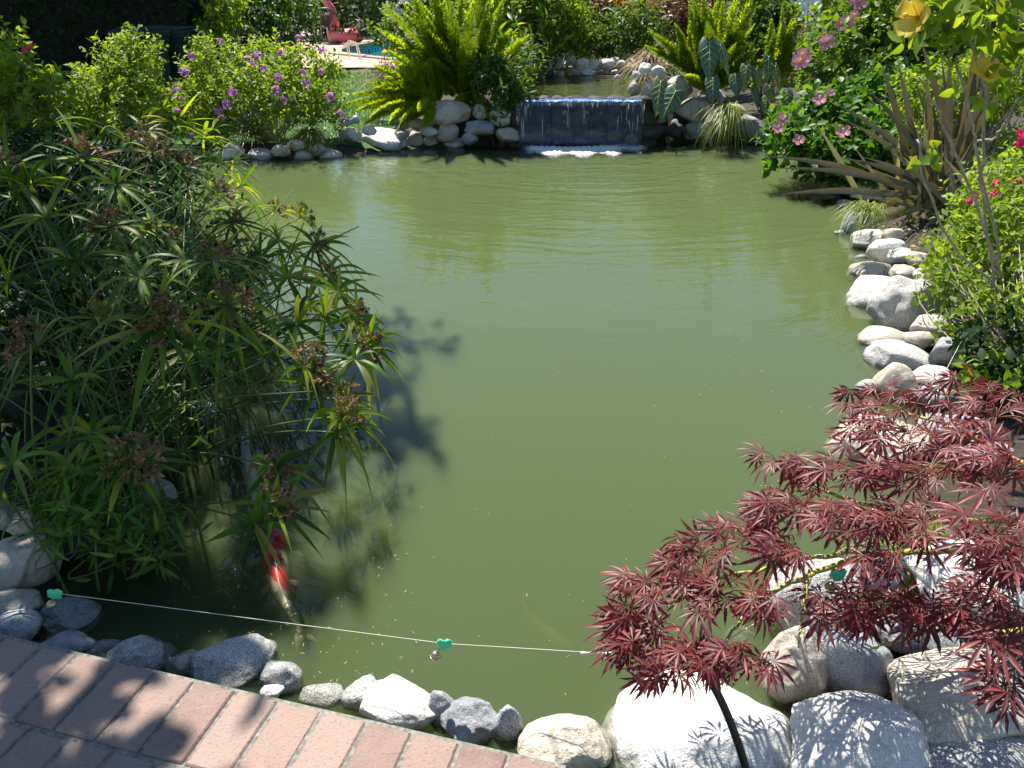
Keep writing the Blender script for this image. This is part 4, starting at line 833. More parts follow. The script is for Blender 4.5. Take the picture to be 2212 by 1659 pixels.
fern('loose foxtail fern fronds at the right, above the small elephant ear leaves', atY(1680, 170, 9.9), 14, .75, .032, (.1, 0, .5), .4)
# ---------------------------------------------------------------- elephant ears
L_TARO = m_leaf('blue_green_taro_leaf', [(.08, .14, .085), (.1, .17, .1)], .2, .4, (1.4, 1.6, .6)); L_VEIN = m_plain('pale_leaf_vein', (.42, .58, .22), .5); L_TARO2 = m_leaf('olive_taro_leaf', [(.16, .18, .09), (.12, .17, .07)], .25)
def taro(root, px, py, Y, w_, h_, tilt=0.0, face=(0, -.8, .45), mat=None, base=None):
    C = atY(px, py, Y); sc = Y * 1.03 / FPX * 1024 / 2212; w_, h_ = w_ * sc, h_ * sc * 1.12; n = unit(np.array(face)); dn = np.array([math.sin(tilt), 0, -math.cos(tilt)]); dn = unit(dn - n * (dn @ n)); sx_ = np.cross(n, dn)
    us = np.linspace(0, 1, 15); prof = np.interp(us, [0, .06, .16, .32, .5, .7, .88, 1], [.28, .36, .47, .5, .44, .3, .12, 0]); V = []
    for u_, p_ in zip(us, prof):
        for q in np.linspace(-1, 1, 9):
            notch = .2 * max(0, 1 - u_ * 5) * max(0, 1 - abs(q) * 2.5); y_ = (u_ - .42 + notch * .5) * h_; x_ = q * p_ * w_
            z_ = -.09 * w_ * q * q - .16 * h_ * (u_ - .35) ** 2 + .015 * w_ * math.cos(q * 9) * (1 if abs(q) < .99 else 0); V.append(C + sx_ * x_ + dn * y_ + n * z_)
    ii = np.arange(8)[None] + np.arange(14)[:, None] * 9; mb = MB(); mb.add(V, np.stack([ii, ii + 1, ii + 10, ii + 9], -1).reshape(-1, 4)); lf = mk('leaf', mb, mat or L_TARO, root)
    V = np.array(V).reshape(15, 9, 3); mb = MB(); tubes(mb, V[1:, 4] + n * .003, np.linspace(.006, .002, 14) * w_ / .25, 4)
    for k in (2, 3, 5, 7, 9):
        for sg in (-1, 1): pts = np.array([V[k, 4], V[min(14, k + (1 if k > 2 else -1)), 4 + sg * 2], V[max(0, min(14, k + (2 if k > 2 else -2))), 4 + sg * 4]]) + n * .0035; tubes(mb, bez(pts[0], pts[1], pts[2], 6)[0], .0022 * w_ / .25, 4)
    mk('veins', mb, L_VEIN, lf); top = V[2, 4]; b = np.array(base if base is not None else root['_o']) ; mb = MB(); tubes(mb, bez(b, (b + top) / 2 + [0, .1, .18], top - n * .004, 12)[0], np.linspace(.011, .006, 12), 6); mk('leaf_stalk', mb, L_STEM, root)
tb = atY(1545, 235, 9.35); r_ = thing('elephant_ear_plant', 'elephant ear plant with big blue green leaves in front of the upright foxtail fern', 'plant', tb, 'elephant ear plants')
taro(r_, 1533, 118, 9.1, 42, 80); taro(r_, 1563, 118, 9.15, 30, 62, .25, (.5, -.7, .4)); taro(r_, 1540, 186, 9.0, 32, 52)
tb = atY(1440, 262, 9.2); r_ = thing('elephant_ear_plant', 'pair of elephant ear leaves hanging over the stones right of the waterfall', 'plant', tb, 'elephant ear plants')
taro(r_, 1424, 200, 8.95, 32, 74, -.12, mat=L_TARO2); taro(r_, 1450, 216, 8.9, 44, 68, -.4)
tb = atY(1650, 250, 9.3); r_ = thing('elephant_ear_plant', 'group of small elephant ear leaves between the fern and pink flowered shrub', 'plant', tb, 'elephant ear plants')
for q in [(1611, 159, 9.1, 26, 45, 0), (1590, 180, 9.1, 28, 44, .2), (1637, 165, 9.2, 22, 46, .1), (1660, 140, 9.2, 22, 52, -.1), (1664, 200, 9.0, 22, 44, .1), (1655, 225, 9.0, 24, 40, 0), (1634, 205, 9.1, 20, 44, .1), (1700, 215, 8.6, 26, 50, .2), (1678, 160, 9.0, 22, 50, .1), (1672, 248, 8.7, 18, 40, .2)]:
    taro(r_, *q[:5], q[5], (U(-.3, .3), -.8, .4), L_TARO2 if rng.random() > .4 else None)
# ---------------------------------------------------------------- grass tufts
GT = 'clumps of fine grass between the stones'
tuft('grass_tuft', 'yellow green upright grass tuft left of the drooping one on the far shore', atY(548, 292, 8.75), 230, .42, .007, L_GRASS, (0, -.25, 0), .9, GT)
tuft('grass_tuft', 'drooping grass tuft spilling over tan stones on the far shore', atY(668, 292, 8.7), 420, .36, .006, L_GRASS, (0, -.55, 0), 1.1, GT, 1.3)
tuft('grass_tuft', 'long green grass tuft hanging to the water right of the waterfall', atY(1575, 243, 8.9), 330, .42, .006, L_BGRASS, (-.25, -.7, 0), .6, GT, 1.7)
tuft('grass_tuft', 'bright grass tuft draped over the grey boulder on the right shore', atY(1872, 452, 4.9), 260, .22, .004, L_BGRASS, (-.5, -.3, 0), 1.0, GT, 1.4)
tuft('grass_tuft', 'bright yellow green grass glimpsed through the maple leaves', at(1990, 1180, .1), 260, .22, .004, L_BGRASS, (-.2, -.1, 0), 1.0, GT, 1.0)
tuft('grass_tuft', 'small grass tuft between the boulders under the maple twigs', at(1960, 1225, .08), 90, .15, .0035, L_GRASS, (0, -.2, 0), 1.0, GT, 1.0)
tuft('reddish_grass', 'reddish brown grass clump on the lawn left of the huge fern', atY(850, 185, 10.6), 190, .8, .009, L_REDG, (-.3, -.1, 0), .7, None, .5)
tuft('straw_clump', 'clump of dry straw blades behind the right corner of the upper pool', atY(1405, 135, 10.6), 330, .45, .009, L_STRAW, (-.2, -.3, 0), 1.0, None, 1.1, 'dry grass')
tuft('straw_clump', 'thin dry blades growing at the right lip of the waterfall', atY(1392, 175, 9.4), 70, .32, .006, L_STRAW, (0, -.3, 0), .9, None, .8, 'dry grass')
tuft('straw_clump', 'dry sprig of grass among the white stones at the back of the upper pool', atY(1225, 155, 11.2), 70, .3, .007, L_STRAW, (0, -.2, 0), .9, None, .8, 'dry grass')
# ---------------------------------------------------------------- flax
fb = at(2040, 440, .2); rt = thing('flax_plant', 'bronze sword leaved flax fanning out over the right shore', 'plant', fb)
def zf(x, y): return 1636 + x * .2604, y * .2604
FX = [(65,1300,5.3,.10,.06),(145,1395,5.15,.08,.055),(145,1620,4.9,.06,.055),(610,840,5.7,.06,.055),(885,715,5.8,.05,.06),(1020,508,5.9,.03,.07),(1160,490,5.8,.03,.065),(1335,270,5.9,.0,.07),(1400,560,5.7,.0,.055),
      (1595,395,5.8,.0,.075),(1825,240,5.7,-.0,.075),(1965,70,5.7,0,.07),(2230,120,5.6,-.03,.08),(2260,420,5.6,-.04,.07),(700,1320,5.5,.08,.05),(715,995,5.5,.06,.05),(860,1300,5.4,.04,.04),(1520,430,6.1,0,.05),(1700,700,6.0,0,.05),(1900,500,6.1,0,.06),
      (2100,600,6,0,.06),(1250,900,5.6,.03,.045),(1140,870,5.7,.03,.04),(1300,640,6.1,.0,.05),(1750,560,6.2,0,.06),(2050,300,6.2,0,.06),(1450,800,6,0,.05),(1620,900,6,0,.05),(1850,850,6,0,.055),(2000,950,5.9,0,.055),(2180,800,5.9,0,.06)]
for k, (x, y, Y, sag, W) in enumerate(FX):
    e = atY(*zf(x, y), Y); b0 = fb + rng.normal(size=3) * [.11, .08, .0]; mb = MB()
    ribbons(mb, b0, (b0 + e) / 2 + [0, 0, sag + .05], e, [W * .8], 10, prof=lambda t: np.clip(np.minimum(.45 + t * 1.1, 1) * np.minimum(1, (1 - t) * 2.6), .02, 1), up=(0.1, -1, .35), fold=.22); mk('sword_leaf', mb, L_FLAX, rt)
mb = MB(); k = 130; b0 = fb + rng.normal(size=(k, 3)) * [.2, .12, .01]; d = unit(randdir(k, 1.0) * [1, .7, 1]); l = U(.25, .75, k)[:, None]; ribbons(mb, b0, b0 + d * l * .5, b0 + d * l + [0, 0, -.04], U(.02, .045, k), 6, up=(0.1, -1, .3)); kind(mk('inner_leaves', mb, L_FLAX, rt), 'stuff')
# ---------------------------------------------------------------- right hand shrubs
L_GLOSS2 = m_leaf('yellow_green_glossy_leaf', [(.05, .12, .015), (.09, .18, .02), (.16, .25, .03), (.12, .2, .02)], .42, .45, None, .22)  # yellower green, the hibiscus leaves' own colour
s1 = shrub('mandevilla_shrub', 'glossy green shrub with pink flowers overhanging the water at the right', 'shrub', onG(atY(1850, 380, 7.6)), [B(1725,310,7.1,.28), B(1790,335,6.9,.26), B(1850,290,7.1,.32), B(1780,260,7.4,.3), B(1840,345,6.8,.24), B(1900,330,6.8,.28), B(1720,260,7.6,.2), B(1900,230,7.4,.3)], 4300, LEAF_OV, .085, L_GLOSS, twig=50, tr=.005)
for px, py, Y, r in [(1690,260,7.3,.07),(1725,303,7.0,.05),(1770,215,7.3,.06),(1795,200,7.3,.04),(1822,285,6.9,.06),(1680,278,7.2,.05)]: flower(s1, atY(px, py, Y - .25), r, L_PINK, (U(-.4, .2), -.7, .5), centre=L_WHITE)
s2 = shrub('hibiscus_shrub', 'broad leafy shrub with pale pink flowers behind the flax, top right', 'shrub', onG(atY(1950, 250, 8.6)), [B(1850,130,8.4,.5), B(1950,80,8.6,.6), B(2050,100,8.6,.6), B(1880,200,8.1,.42), B(1800,160,8.3,.34), B(2150,90,8.4,.6), B(1980,180,8.3,.45), B(1900,30,8.8,.5), B(2100,200,8.0,.5), B(1830,70,8.8,.36), B(2050,30,8.8,.5)], 8200, LEAF_OV, .08, L_GLOSS2, twig=60, tr=.008)
for px, py, Y, r in [(1734,124,8.0,.09),(1728,136,7.95,.08),(1785,92,8.0,.08),(1830,52,8.2,.085),(1845,38,8.3,.07),(1855,5,8.4,.09),(1817,55,8.2,.06),(2172,2,8.0,.09)]: flower(s2, atY(px, py, Y), r, L_PINK, (U(-.5, .2), -.8, .4), centre=L_YELLOW)
s3 = shrub('small_leaved_bush', 'lime small leaved bush growing through the flax leaves', 'shrub', onG(at(2100, 420, .2)), [B(2080,215,6.3,.35), B(2000,215,6.4,.25), B(2160,260,6.2,.35), B(2010,270,6.2,.2), B(2180,150,6.4,.3)], 4000, SM, .05, L_LIME, twig=40, tr=.006)
s4 = shrub('yellow_hibiscus', 'tall hibiscus with big yellow flowers and bare thorny stems at the right edge', 'shrub', at(2190, 640, .15), [B(2030,15,3.1,.14), B(2110,20,3.0,.2), B(2190,30,3.0,.18), B(2150,-40,3.0,.25)], 330, LEAF_OV, .075, L_LIME, twig=0)
for pts in [[(2085,60,3.0),(2118,160,3.0),(2131,200,3.05),(2115,390,3.2),(2150,620,3.5)],[(2065,120,3.1),(2098,250,3.0),(2110,330,3.05),(2160,560,3.5)],[(1985,170,3.2),(2030,250,3.2),(2060,330,3.3),(2170,600,3.5)],[(2198,215,3.0),(2150,300,3.1),(2110,305,3.15)],[(1985,300,3.3),(1990,380,3.3),(2050,520,3.4),(2170,640,3.5)]]:
    P = np.array([atY(*q) for q in pts]); tt = np.linspace(0, len(P) - 1, 20); P = np.stack([np.interp(tt, np.arange(len(P)), P[:, k]) for k in range(3)], 1) + rng.normal(size=(20, 3)) * .004; mb = MB(); tubes(mb, P, np.linspace(.004, .0065, 20), 7); mk('branch', mb, L_TWIG, s4)
mb = MB(); pos = np.array([atY(px, py, 3.1) for px, py in [(2000,320),(2008,345),(1985,355),(2170,195),(2150,215),(2128,205),(2000,165),(1955,90),(2020,40),(2080,80),(2110,120),(2060,205),(2145,170)] for _ in range(3)]) + rng.normal(size=(39, 3)) * .015
inst(mb, LEAF_OV, pos, frames(randdir(39) * [1, .4, 1], np.array([[0, -1, .3]] * 39) + rng.normal(size=(39, 3)) * .4), U(.04, .085, 39)); mk('sunlit_leaves', mb, L_LIME, s4)
f = flower(s4, atY(1985, 38, 2.95), .072, L_YELLOW, (-.75, -.35, .1), centre=L_YELLOW, petals=tpl_petals(5, .85, .55)); flower(s4, atY(2132, 165, 2.95), .062, L_YELLOW, (-.1, -.5, .7), centre=L_YELLOW, petals=tpl_petals(5, .85, .5))
s5 = shrub('rose_bush', 'lime green rose bush with small magenta flowers over the right shore stones', 'shrub', onG(at(2200, 760, .15)), [B(2130,460,4.2,.24), B(2190,530,4.0,.28), B(2080,560,3.9,.18), B(2060,620,3.7,.15), B(2150,610,3.8,.22), B(2200,420,4.4,.3), B(2110,520,4.0,.2), B(2200,690,3.5,.2), B(2030,570,3.8,.1), B(2110,690,3.45,.13)], 4600, SM, .046, L_LIME, twig=70, tr=.004)
for px, py in [(2150,398),(2197,395),(2093,438),(2103,430),(2148,418),(2150,626),(2132,624),(2114,624),(2205,300),(2170,735),(2205,308)]: cluster(s5, atY(px, py, 3.75), .022 if py > 310 else .04, L_MAG, 7, 'flower')
shrub('shadow_shrub', 'low shrub with leaves darkened as shade under the rose bush at the right edge', 'shrub', onG(at(2170, 800, .1)), [(at(2170, 760, .2), (.22, .2, .14)), (at(2200, 830, .18), (.16, .16, .12)), (at(2130, 800, .12), (.1, .1, .07))], 900, LEAF_OV, .045, L_DARK, twig=16, tr=.003)  # leaf colour stands in for the dark shade below the roses
shrub('lime_leaved_sprig', 'flat lime green leaves just above the top of the red maple', 'plant', onG(at(2150, 850, .1)), [(at(2150, 815, .2), (.14, .09, .03)), (at(2200, 830, .2), (.1, .09, .03)), (at(2110,812,.18),(.06,.05,.02))], 130, LEAF_OV, .05, L_LIME, twig=8, tr=.003, tmat=L_STEM)
# dry leaves on the soil
mb = MB(); k = 500; P = np.array([at(U(2050, 2160), U(670, 740), .09) for _ in range(k // 2)] + [at(U(1880, 2100), U(480, 540), .1) for _ in range(k // 2)]) + rng.normal(size=(k, 3)) * [.03, .03, .006]
inst(mb, SM, P, frames(randdir(k) * [1, 1, .25], randdir(k, 1.5)), U(.02, .045, k)); kind(mk('fallen_leaves', mb, L_STRAW), 'stuff')
# ---------------------------------------------------------------- red maple
mp_base = at(2460, 1230, .05); L_MPET = m_plain('reddish_leaf_stalk', (.2, .09, .05), .5, .3, 20); mr = thing('red_maple', 'low weeping burgundy red lace leaf maple spreading over the boulders', 'tree', mp_base)
MC = [(1900,865,105,34,.50,34),(2040,842,110,34,.5,34),(2150,890,80,50,.52,32),(1960,925,110,40,.52,38),(2080,950,90,40,.55,30),(1850,935,60,30,.48,16),
 (1672,988,48,16,.52,13),(1745,1012,50,22,.52,14),(1850,1010,70,28,.54,22),(2000,1010,120,48,.56,44),(2150,1030,80,60,.6,40),(1730,1085,85,40,.5,34),(1650,1105,50,30,.48,18),(1850,1105,110,44,.54,44),(1980,1130,110,44,.56,42),(2140,1150,80,60,.6,42),(1930,1200,80,30,.5,22),(2170,1240,50,50,.58,24),
 (1500,1195,75,40,.46,28),(1610,1160,60,36,.47,22),(1690,1180,60,34,.48,20),(1420,1262,80,40,.44,32),(1540,1280,90,44,.44,36),(1350,1310,55,30,.42,20),(1640,1275,60,40,.46,18),(1385,1375,75,44,.40,32),(1480,1420,80,40,.40,34),(1340,1395,40,26,.38,12),(1600,1420,50,36,.40,14),(1640,1430,50,30,.40,11),(1430,1460,60,26,.38,16),
 (1850,1290,90,40,.36,34),(1960,1320,110,45,.34,34),(2080,1310,100,50,.4,44),(2170,1350,60,60,.44,30),(2170,1480,50,50,.4,22),(2190,1200,40,40,.6,20),(1770,1300,30,40,.4,6)]
mbk = []; 
for (px, py, rx, ry, z, n) in MC:
    n = max(4, int(n * .74)); c = at(px, py, z); sc = np.linalg.norm(c - [0, 0, EYE]) / FPX / 2.16; A = U(0, 6.283, n); q = np.sqrt(U(0, 1, n)); X = px + rx * q * np.cos(A); Yp = py + ry * q * np.sin(A)
    P = np.array([at(a_, b_, z + U(-.045, .045) + .02) for a_, b_ in zip(X, Yp)]); out = unit(np.stack([X - px - rx * .3, -(Yp - py) - 4, np.zeros(n)], 1)) + rng.normal(size=(n, 3)) * .55 + np.array([-.35, -.1, -.35]); nn = rng.normal(size=(n, 3)) * .38 + [0, -.15, 1]
    mb = MB(); inst(mb, MAPLE, P, frames(unit(out), nn), U(.038, .082, n)); fo_ = mk('leaf_spray', mb, L_MAPLE, mr)
    k_ = n; mbt = MB(); hub = c + np.array([.02, .02, -.03]); tubes(mbt, bez(np.repeat(hub[None], k_, 0), (hub + P[:k_]) / 2 + [0, 0, .02], P[:k_], 5), .0011, 4, False)
    mk('twigs', mbt, L_MPET, fo_)
def limb(pts, r0, r1):
    P = np.array([at(*q) for q in pts]); tt = np.linspace(0, len(P) - 1, 26); P = np.stack([np.interp(tt, np.arange(len(P)), P[:, k]) for k in range(3)], 1); P[1:-1] = (P[:-2] + 2 * P[1:-1] + P[2:]) / 4; P[1:-1] += rng.normal(size=(24, 3)) * .0025; mb = MB(); tubes(mb, P, np.linspace(r0, r1, 26), 8); mk('branch', mb, L_MTWIG, mr)
B0 = (2455, 1200, .25)
limb([B0, (2200,1180,.42), (2000,1190,.45), (1880,1195,.45), (1780,1225,.44), (1680,1270,.42), (1600,1340,.36), (1560,1395,.34)], .010, .003)
limb([(1880,1195,.45), (1780,1200,.45), (1620,1230,.44), (1500,1270,.42), (1400,1350,.38)], .006, .002)
limb([B0, (2200,1130,.5), (1980,1120,.5), (1850,1085,.5), (1770,1055,.5), (1690,1015,.5)], .009, .002)
limb([B0, (2250,1020,.55), (2080,930,.52), (1950,890,.5), (1880,880,.48)], .008, .002)
limb([B0, (2212,1370,.34), (2050,1350,.32), (1950,1380,.28), (1880,1400,.25)], .01, .003)
limb([(1750,1230,.44), (1740,1300,.4), (1725,1400,.34)], .004, .002)
mb = MB(); Pt = bez(mp_base - [0, 0, .1], mp_base + [.03, 0, .12], at(*B0), 10)[0]; tubes(mb, Pt, np.linspace(.035, .018, 10), 10); mk('trunk', mb, L_TWIG, mr)
# ---------------------------------------------------------------- left background shrubs
s6 = shrub('hibiscus_bush', 'bright green bush with one red flower at the left edge', 'shrub', onG(atY(40, 260, 5.9)), [B(20,170,5.7,.22), B(60,200,5.6,.2), B(110,170,5.6,.1), B(-10,110,5.8,.18), B(30,240,5.5,.2), B(130,215,5.5,.12)], 1500, LEAF_OV, .055, L_LIME, twig=30, up=.9)
flower(s6, atY(65, 108, 5.45), .055, L_RED, (-.2, -.4, .8), centre=L_ORANGE)
s7 = shrub('rose_shrub', 'airy lime green rose shrub with white buds in front of the dark hedge', 'shrub', onG(atY(270, 300, 6.9)), [B(265,190,6.7,.3), B(200,200,6.6,.2), B(290,120,6.8,.17), B(330,210,6.6,.18), B(240,240,6.5,.28), B(225,110,6.8,.08), B(160,240,6.4,.22), B(310,160,6.7,.16), B(265,85,6.9,.07), B(330,95,6.8,.05)], 4200, SM, .05, L_LIME, twig=60, tr=.004, up=.7)
for px, py in [(333,87), (175,105), (215,92)]: cluster(s7, atY(px, py, 6.6), .015, L_WHITE, 5, 'bud')
s8 = shrub('geranium_bush', 'wide bush of lime foliage with many purple flower clusters, upper left', 'shrub', onG(atY(580, 270, 9.2)), [B(440,220,8.9,.34), B(520,210,8.8,.36), B(610,215,8.8,.38), B(690,225,8.9,.3), B(480,150,9.1,.32), B(570,150,9.2,.36), B(660,160,9.2,.34), B(710,170,9.3,.2), B(420,140,9.1,.15), B(440,100,9.3,.12), B(440,270,8.7,.25)], 9500, SM, .055, L_LIME, twig=90, tr=.005, up=.6)
for px, py in [(476,90),(414,122),(401,159),(557,120),(536,131),(548,138),(569,148),(380,198),(374,203),(388,217),(502,199),(491,225),(381,242),(479,256),(472,240),(420,294),(693,155),(654,159),(601,168),(596,195),(612,217),(661,180),(714,210),(735,247),(697,109),(645,82),(607,116)]:
    cluster(s8, atY(px, py, 8.45), U(.032, .05), L_PURPLE, 14)
s9 = shrub('tall_shrub', 'tall dense green shrub behind the purple flowered bush', 'shrub', onG(atY(560, 150, 12.5)), [B(560,40,12,.55), B(500,50,12,.4), B(620,50,12,.45), B(500,0,12.2,.5), B(590,0,12.4,.6), B(520,95,11.6,.4), B(600,95,11.8,.4)], 7000, SM, .075, L_MID, twig=50)
shrub('tall_shrub', 'lime tipped shrub at the right end of the dark hedge', 'shrub', onG(atY(480, 120, 10.8)), [B(480,30,10.6,.2), B(470,70,10.5,.2), B(490,10,10.6,.2), B(440,95,10.3,.12)], 1100, SM, .07, L_LIME, twig=16)
# pansies beside the tuft
s10 = shrub('pansy_patch', 'low pansies with dark purple and white flowers beside a small grey spout', 'flowers', onG(atY(740, 262, 8.9)), [B(730,262,8.8,.1), B(745,250,8.9,.1)], 240, SM, .035, L_MID, twig=6, tr=.002)
for px, py in [(727,262),(738,256),(745,264),(752,258),(735,268)]: cluster(s10, atY(px, py, 8.65), .02, L_WHITE if px % 2 else L_PURPLE, 5, 'flower')
mb = MB(); P = atY(760, 262, 8.75); lathe(mb, P, [(.0, -.08), (.03, -.08), (.03, .02), (.045, .03), (.045, .07), (.035, .07)], 16, rotz(.4) @ roty(1.25)); tag(mk('spout', mb, m_plain('grey_plastic', (.3, .33, .36), .4), origin=P), 'small grey pipe nozzle beside the pansies', 'nozzle')
# ---------------------------------------------------------------- behind the waterfall
shrub('papyrus_clump', 'feathery pale green sedge thicket behind the left side of the upper pool', 'sedge', onG(atY(1150, 160, 11.2)), [B(1120,50,11.4,.5), B(1200,40,12,.42), B(1100,120,10.5,.26), B(1160,70,11.6,.4), B(1235,75,12.2,.3), B(1080,30,11.2,.4), B(1180,20,11.4,.4)], 6500, LEAF_LN, .14, L_SEDGE2, twig=110, tr=.006, tmat=L_STEM, up=.2, spread=1.4)
shrub('narrow_leaved_shrub', 'dark narrow leaved shrub overhanging the left end of the waterfall lip', 'shrub', onG(atY(1085, 240, 9.4)), [B(1075,190,9.1,.26), B(1110,200,9.15,.2), B(1050,160,9.2,.2), B(1110,160,9.5,.22), B(1125,130,9.9,.24), B(1095,225,9.0,.14)], 2100, LEAF_LN, .085, L_MID, twig=40, tr=.004, up=.9)
shrub('low_green_shrub', 'dark green lance leaved shrub behind the white rim stones of upper pool', 'shrub', onG(atY(1300, 100, 12.9)), [B(1310,75,12.8,.36), B(1260,85,12.6,.25), B(1360,80,12.7,.25), B(1370,60,12.2,.4)], 2600, LEAF_LN, .11, L_MID, twig=30)
shrub('red_maple', 'distant red leaved maple shrub at the top edge, left of the orange one', 'tree', onG(atY(1290, 90, 13.5)), [B(1290,10,13.2,.45), B(1240,20,13.2,.35), B(1340,60,12.8,.25), B(1230,-10,13.3,.4)], 2400, SM, .08, L_MAPLE, twig=30)
shrub('orange_tipped_shrub', 'yellow and orange leaved shrub at the top edge behind the straw', 'shrub', onG(atY(1350, 90, 13.8)), [B(1345,20,13.3,.28), B(1365,40,13.0,.2), B(1330,0,13.4,.25)], 1000, SM, .09, m_leaf('gold_leaf', [(.5, .4, .04), (.55, .25, .03), (.25, .3, .04)], .4), twig=12)
shrub('bronze_shrub', 'bronze red small leaved shrub behind the upright foxtail fern', 'shrub', onG(atY(1500, 90, 13)), [B(1430,50,12.6,.4), B(1500,40,12.8,.45), B(1560,40,12.8,.42), B(1610,70,12.4,.3), B(1470,0,13,.5), B(1580,0,13,.4)], 5200, SM, .075, L_NAND, twig=30)
shrub('green_vine_shrub', 'green broad leaved shrub between the bronze shrub and the lounge chair', 'shrub', onG(atY(1670, 110, 11.5)), [B(1660,60,11.2,.36), B(1690,110,10.9,.3), B(1640,20,11.4,.35), B(1700,60,11.3,.2), B(1650,110,10.9,.25)], 2600, LEAF_OV, .085, L_MID, twig=30)
s11 = shrub('marigold_bush', 'orange flowered bush beside the white lounge chair, top edge', 'shrub', onG(atY(1700, 50, 17)), [B(1690,20,16.5,.45), B(1660,5,16.6,.4), B(1745,20,17,.4)], 900, SM, .1, L_MID, twig=10)
for k in range(26): cluster(s11, atY(U(1655, 1722), U(-4, 34), 16.0), .09, L_ORANGE, 8)
shrub('bare_twiggy_shrub', 'grey twiggy half bare shrub in front of the lounge chair', 'shrub', onG(atY(1790, 150, 10.2)), [B(1780,80,10,.35), B(1830,90,9.8,.3), B(1760,120,9.8,.25)], 500, SM_N, .06, L_STRAW, twig=150, tr=.005)
# ---------------------------------------------------------------- dark hedge on the left
hx0, hx1, hy = -11.5, -4.25, 11.2; hd = thing('hedge', 'tall dense dark hedge in full shade across the top left', 'hedge', ((hx0 + hx1) / 2, hy + .8, .08))
mb = MB(); box(mb, ((hx0 + hx1) / 2, hy + .85, 2.1), (hx1 - hx0, 1.3, 4.1)); mk('shade_core', mb, m_plain('hedge_shade_black', (.012, .014, .008), .95, .5, 12), hd, smooth=False)  # solid near-black box, painted as the shade deep in the hedge
mb = MB(); k = 15000; P = np.stack([U(hx0, hx1 + .1, k), hy + .15 - np.abs(rng.normal(size=k)) * .1 + .06 * np.sin(U(0, 6, k)), U(.1, 4.2, k)], 1); inst(mb, SM, P, frames(randdir(k, .2) * [1, .7, 1], rng.normal(size=(k, 3)) + [0, -1, .4]), U(.05, .09, k))
k = 7000; P = np.stack([U(hx0, hx1 + .1, k), U(hy + .1, hy + 1.6, k), 4.15 + U(-.05, .25, k)], 1); inst(mb, SM, P, frames(randdir(k), randdir(k, 1)), U(.06, .1, k))
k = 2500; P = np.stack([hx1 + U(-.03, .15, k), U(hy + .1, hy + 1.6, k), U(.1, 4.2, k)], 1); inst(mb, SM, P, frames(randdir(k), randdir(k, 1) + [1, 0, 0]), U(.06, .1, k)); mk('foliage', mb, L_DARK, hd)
# ---------------------------------------------------------------- trees
L_TREE = m_leaf('tree_leaf', [(.025, .06, .012), (.05, .10, .016), (.08, .13, .02)], .35); M_BARK = m_plain('bark', (.16, .12, .085), .9, .4, 18)
def tree(name, label, x, y, h, crown, n, size, mat, tpl=SM, group=None, trunk=.12, **kw):
    z = G(x, y); root = thing(name, label, 'tree', (x, y, z), group); mb = MB(); foliage(mb, crown, n, tpl, size, **kw); mk('crown', mb, mat, root); mb = MB()
    cz = np.mean([c[0] for c in crown], 0); tubes(mb, bez((x, y, z - .1), (x, y, h * .4), (x + (cz[0] - x) * .4, y + (cz[1] - y) * .4, h * .6), 10)[0], np.linspace(trunk, trunk * .6, 10), 10)
    for c, r in crown: t0 = np.array([x + (cz[0] - x) * .3, y + (cz[1] - y) * .3, h * .5]); tubes(mb, bez(t0, (t0 + np.array(c)) / 2 + [0, 0, .2], c, 8)[0], np.linspace(trunk * .5, trunk * .12, 8), 6)
    mk('trunk', mb, M_BARK, root); return root
TB = 'tall trees enclosing the garden at the back'
for k, (x, y, h, r, mt, lab) in enumerate([(-13.5,25,7.5,2.6,0,'tall dark tree beyond the hedge, far left'),(-9.0,27,6.0,2.3,1,'broad tree behind the garden table, left of the umbrella'),(-5.6,28.5,3.5,1.7,0,'low dark tree behind the swimming pool'),
     (-1.9,25.5,6.2,2.1,1,'tall tree behind the huge foxtail fern'),(2.2,26,7.0,2.5,0,'tall dark tree behind the waterfall'),(6.5,25,7.6,2.6,1,'tall tree behind the bronze shrub'),(11.0,25,8.2,2.8,0,'tall dark tree behind the lounge chair'),(16,26,8.5,3,1,'tall tree at the far right of the garden'),(0.3,22,5.4,1.9,2,'lime leaved tree nearest behind the waterfall'),(4.4,21.5,5.8,2.0,2,'lime leaved tree behind the lime shrub and bronze shrub'),(8.4,21,6.6,2.2,2,'lime leaved tree left of the lounge chair'),(12.5,20,7.0,2.4,2,'lime leaved tree behind the pale pink flowered shrub'),(10.5,13.5,5.0,1.5,0,'mid sized tree behind the pale pink flowered shrub')]):
    cr = [((x, y, h * .62), (r, r * .8, h * .32)), ((x - r * .5, y - .3, h * .35), (r * .8, r * .6, h * .3)), ((x + r * .55, y - .3, h * .3), (r * .8, r * .6, h * .28)), ((x + .2, y - .8, .9), (r, .7, .9))]
    tree('background_tree', lab, x, y, h, cr, 5200, .2, [L_MID, L_TREE, L_LIME][mt], group=TB, trunk=.2, shell=.3)
wr = shrub('white_flowered_shrub', 'dark shrub dotted with white blossoms at the top edge right of the pool', 'shrub', onG(atY(860, 60, 21)), [B(850,10,21,.9), B(900,10,21,.8), B(800,20,23.5,.9), B(830,45,23,.6)], 2600, SM, .16, L_DARK, twig=16)
for k in range(16): cluster(wr, atY(U(828, 905), U(-2, 28), 20.1), .09, L_WHITE, 6)
shrub('small_leaved_bush', 'spindly bush with red buds at the near end of the swimming pool', 'shrub', onG(atY(890, 130, 11.5)), [B(890,110,11.3,.25), B(900,140,11,.25)], 300, SM, .05, L_MID, twig=70, tr=.004)
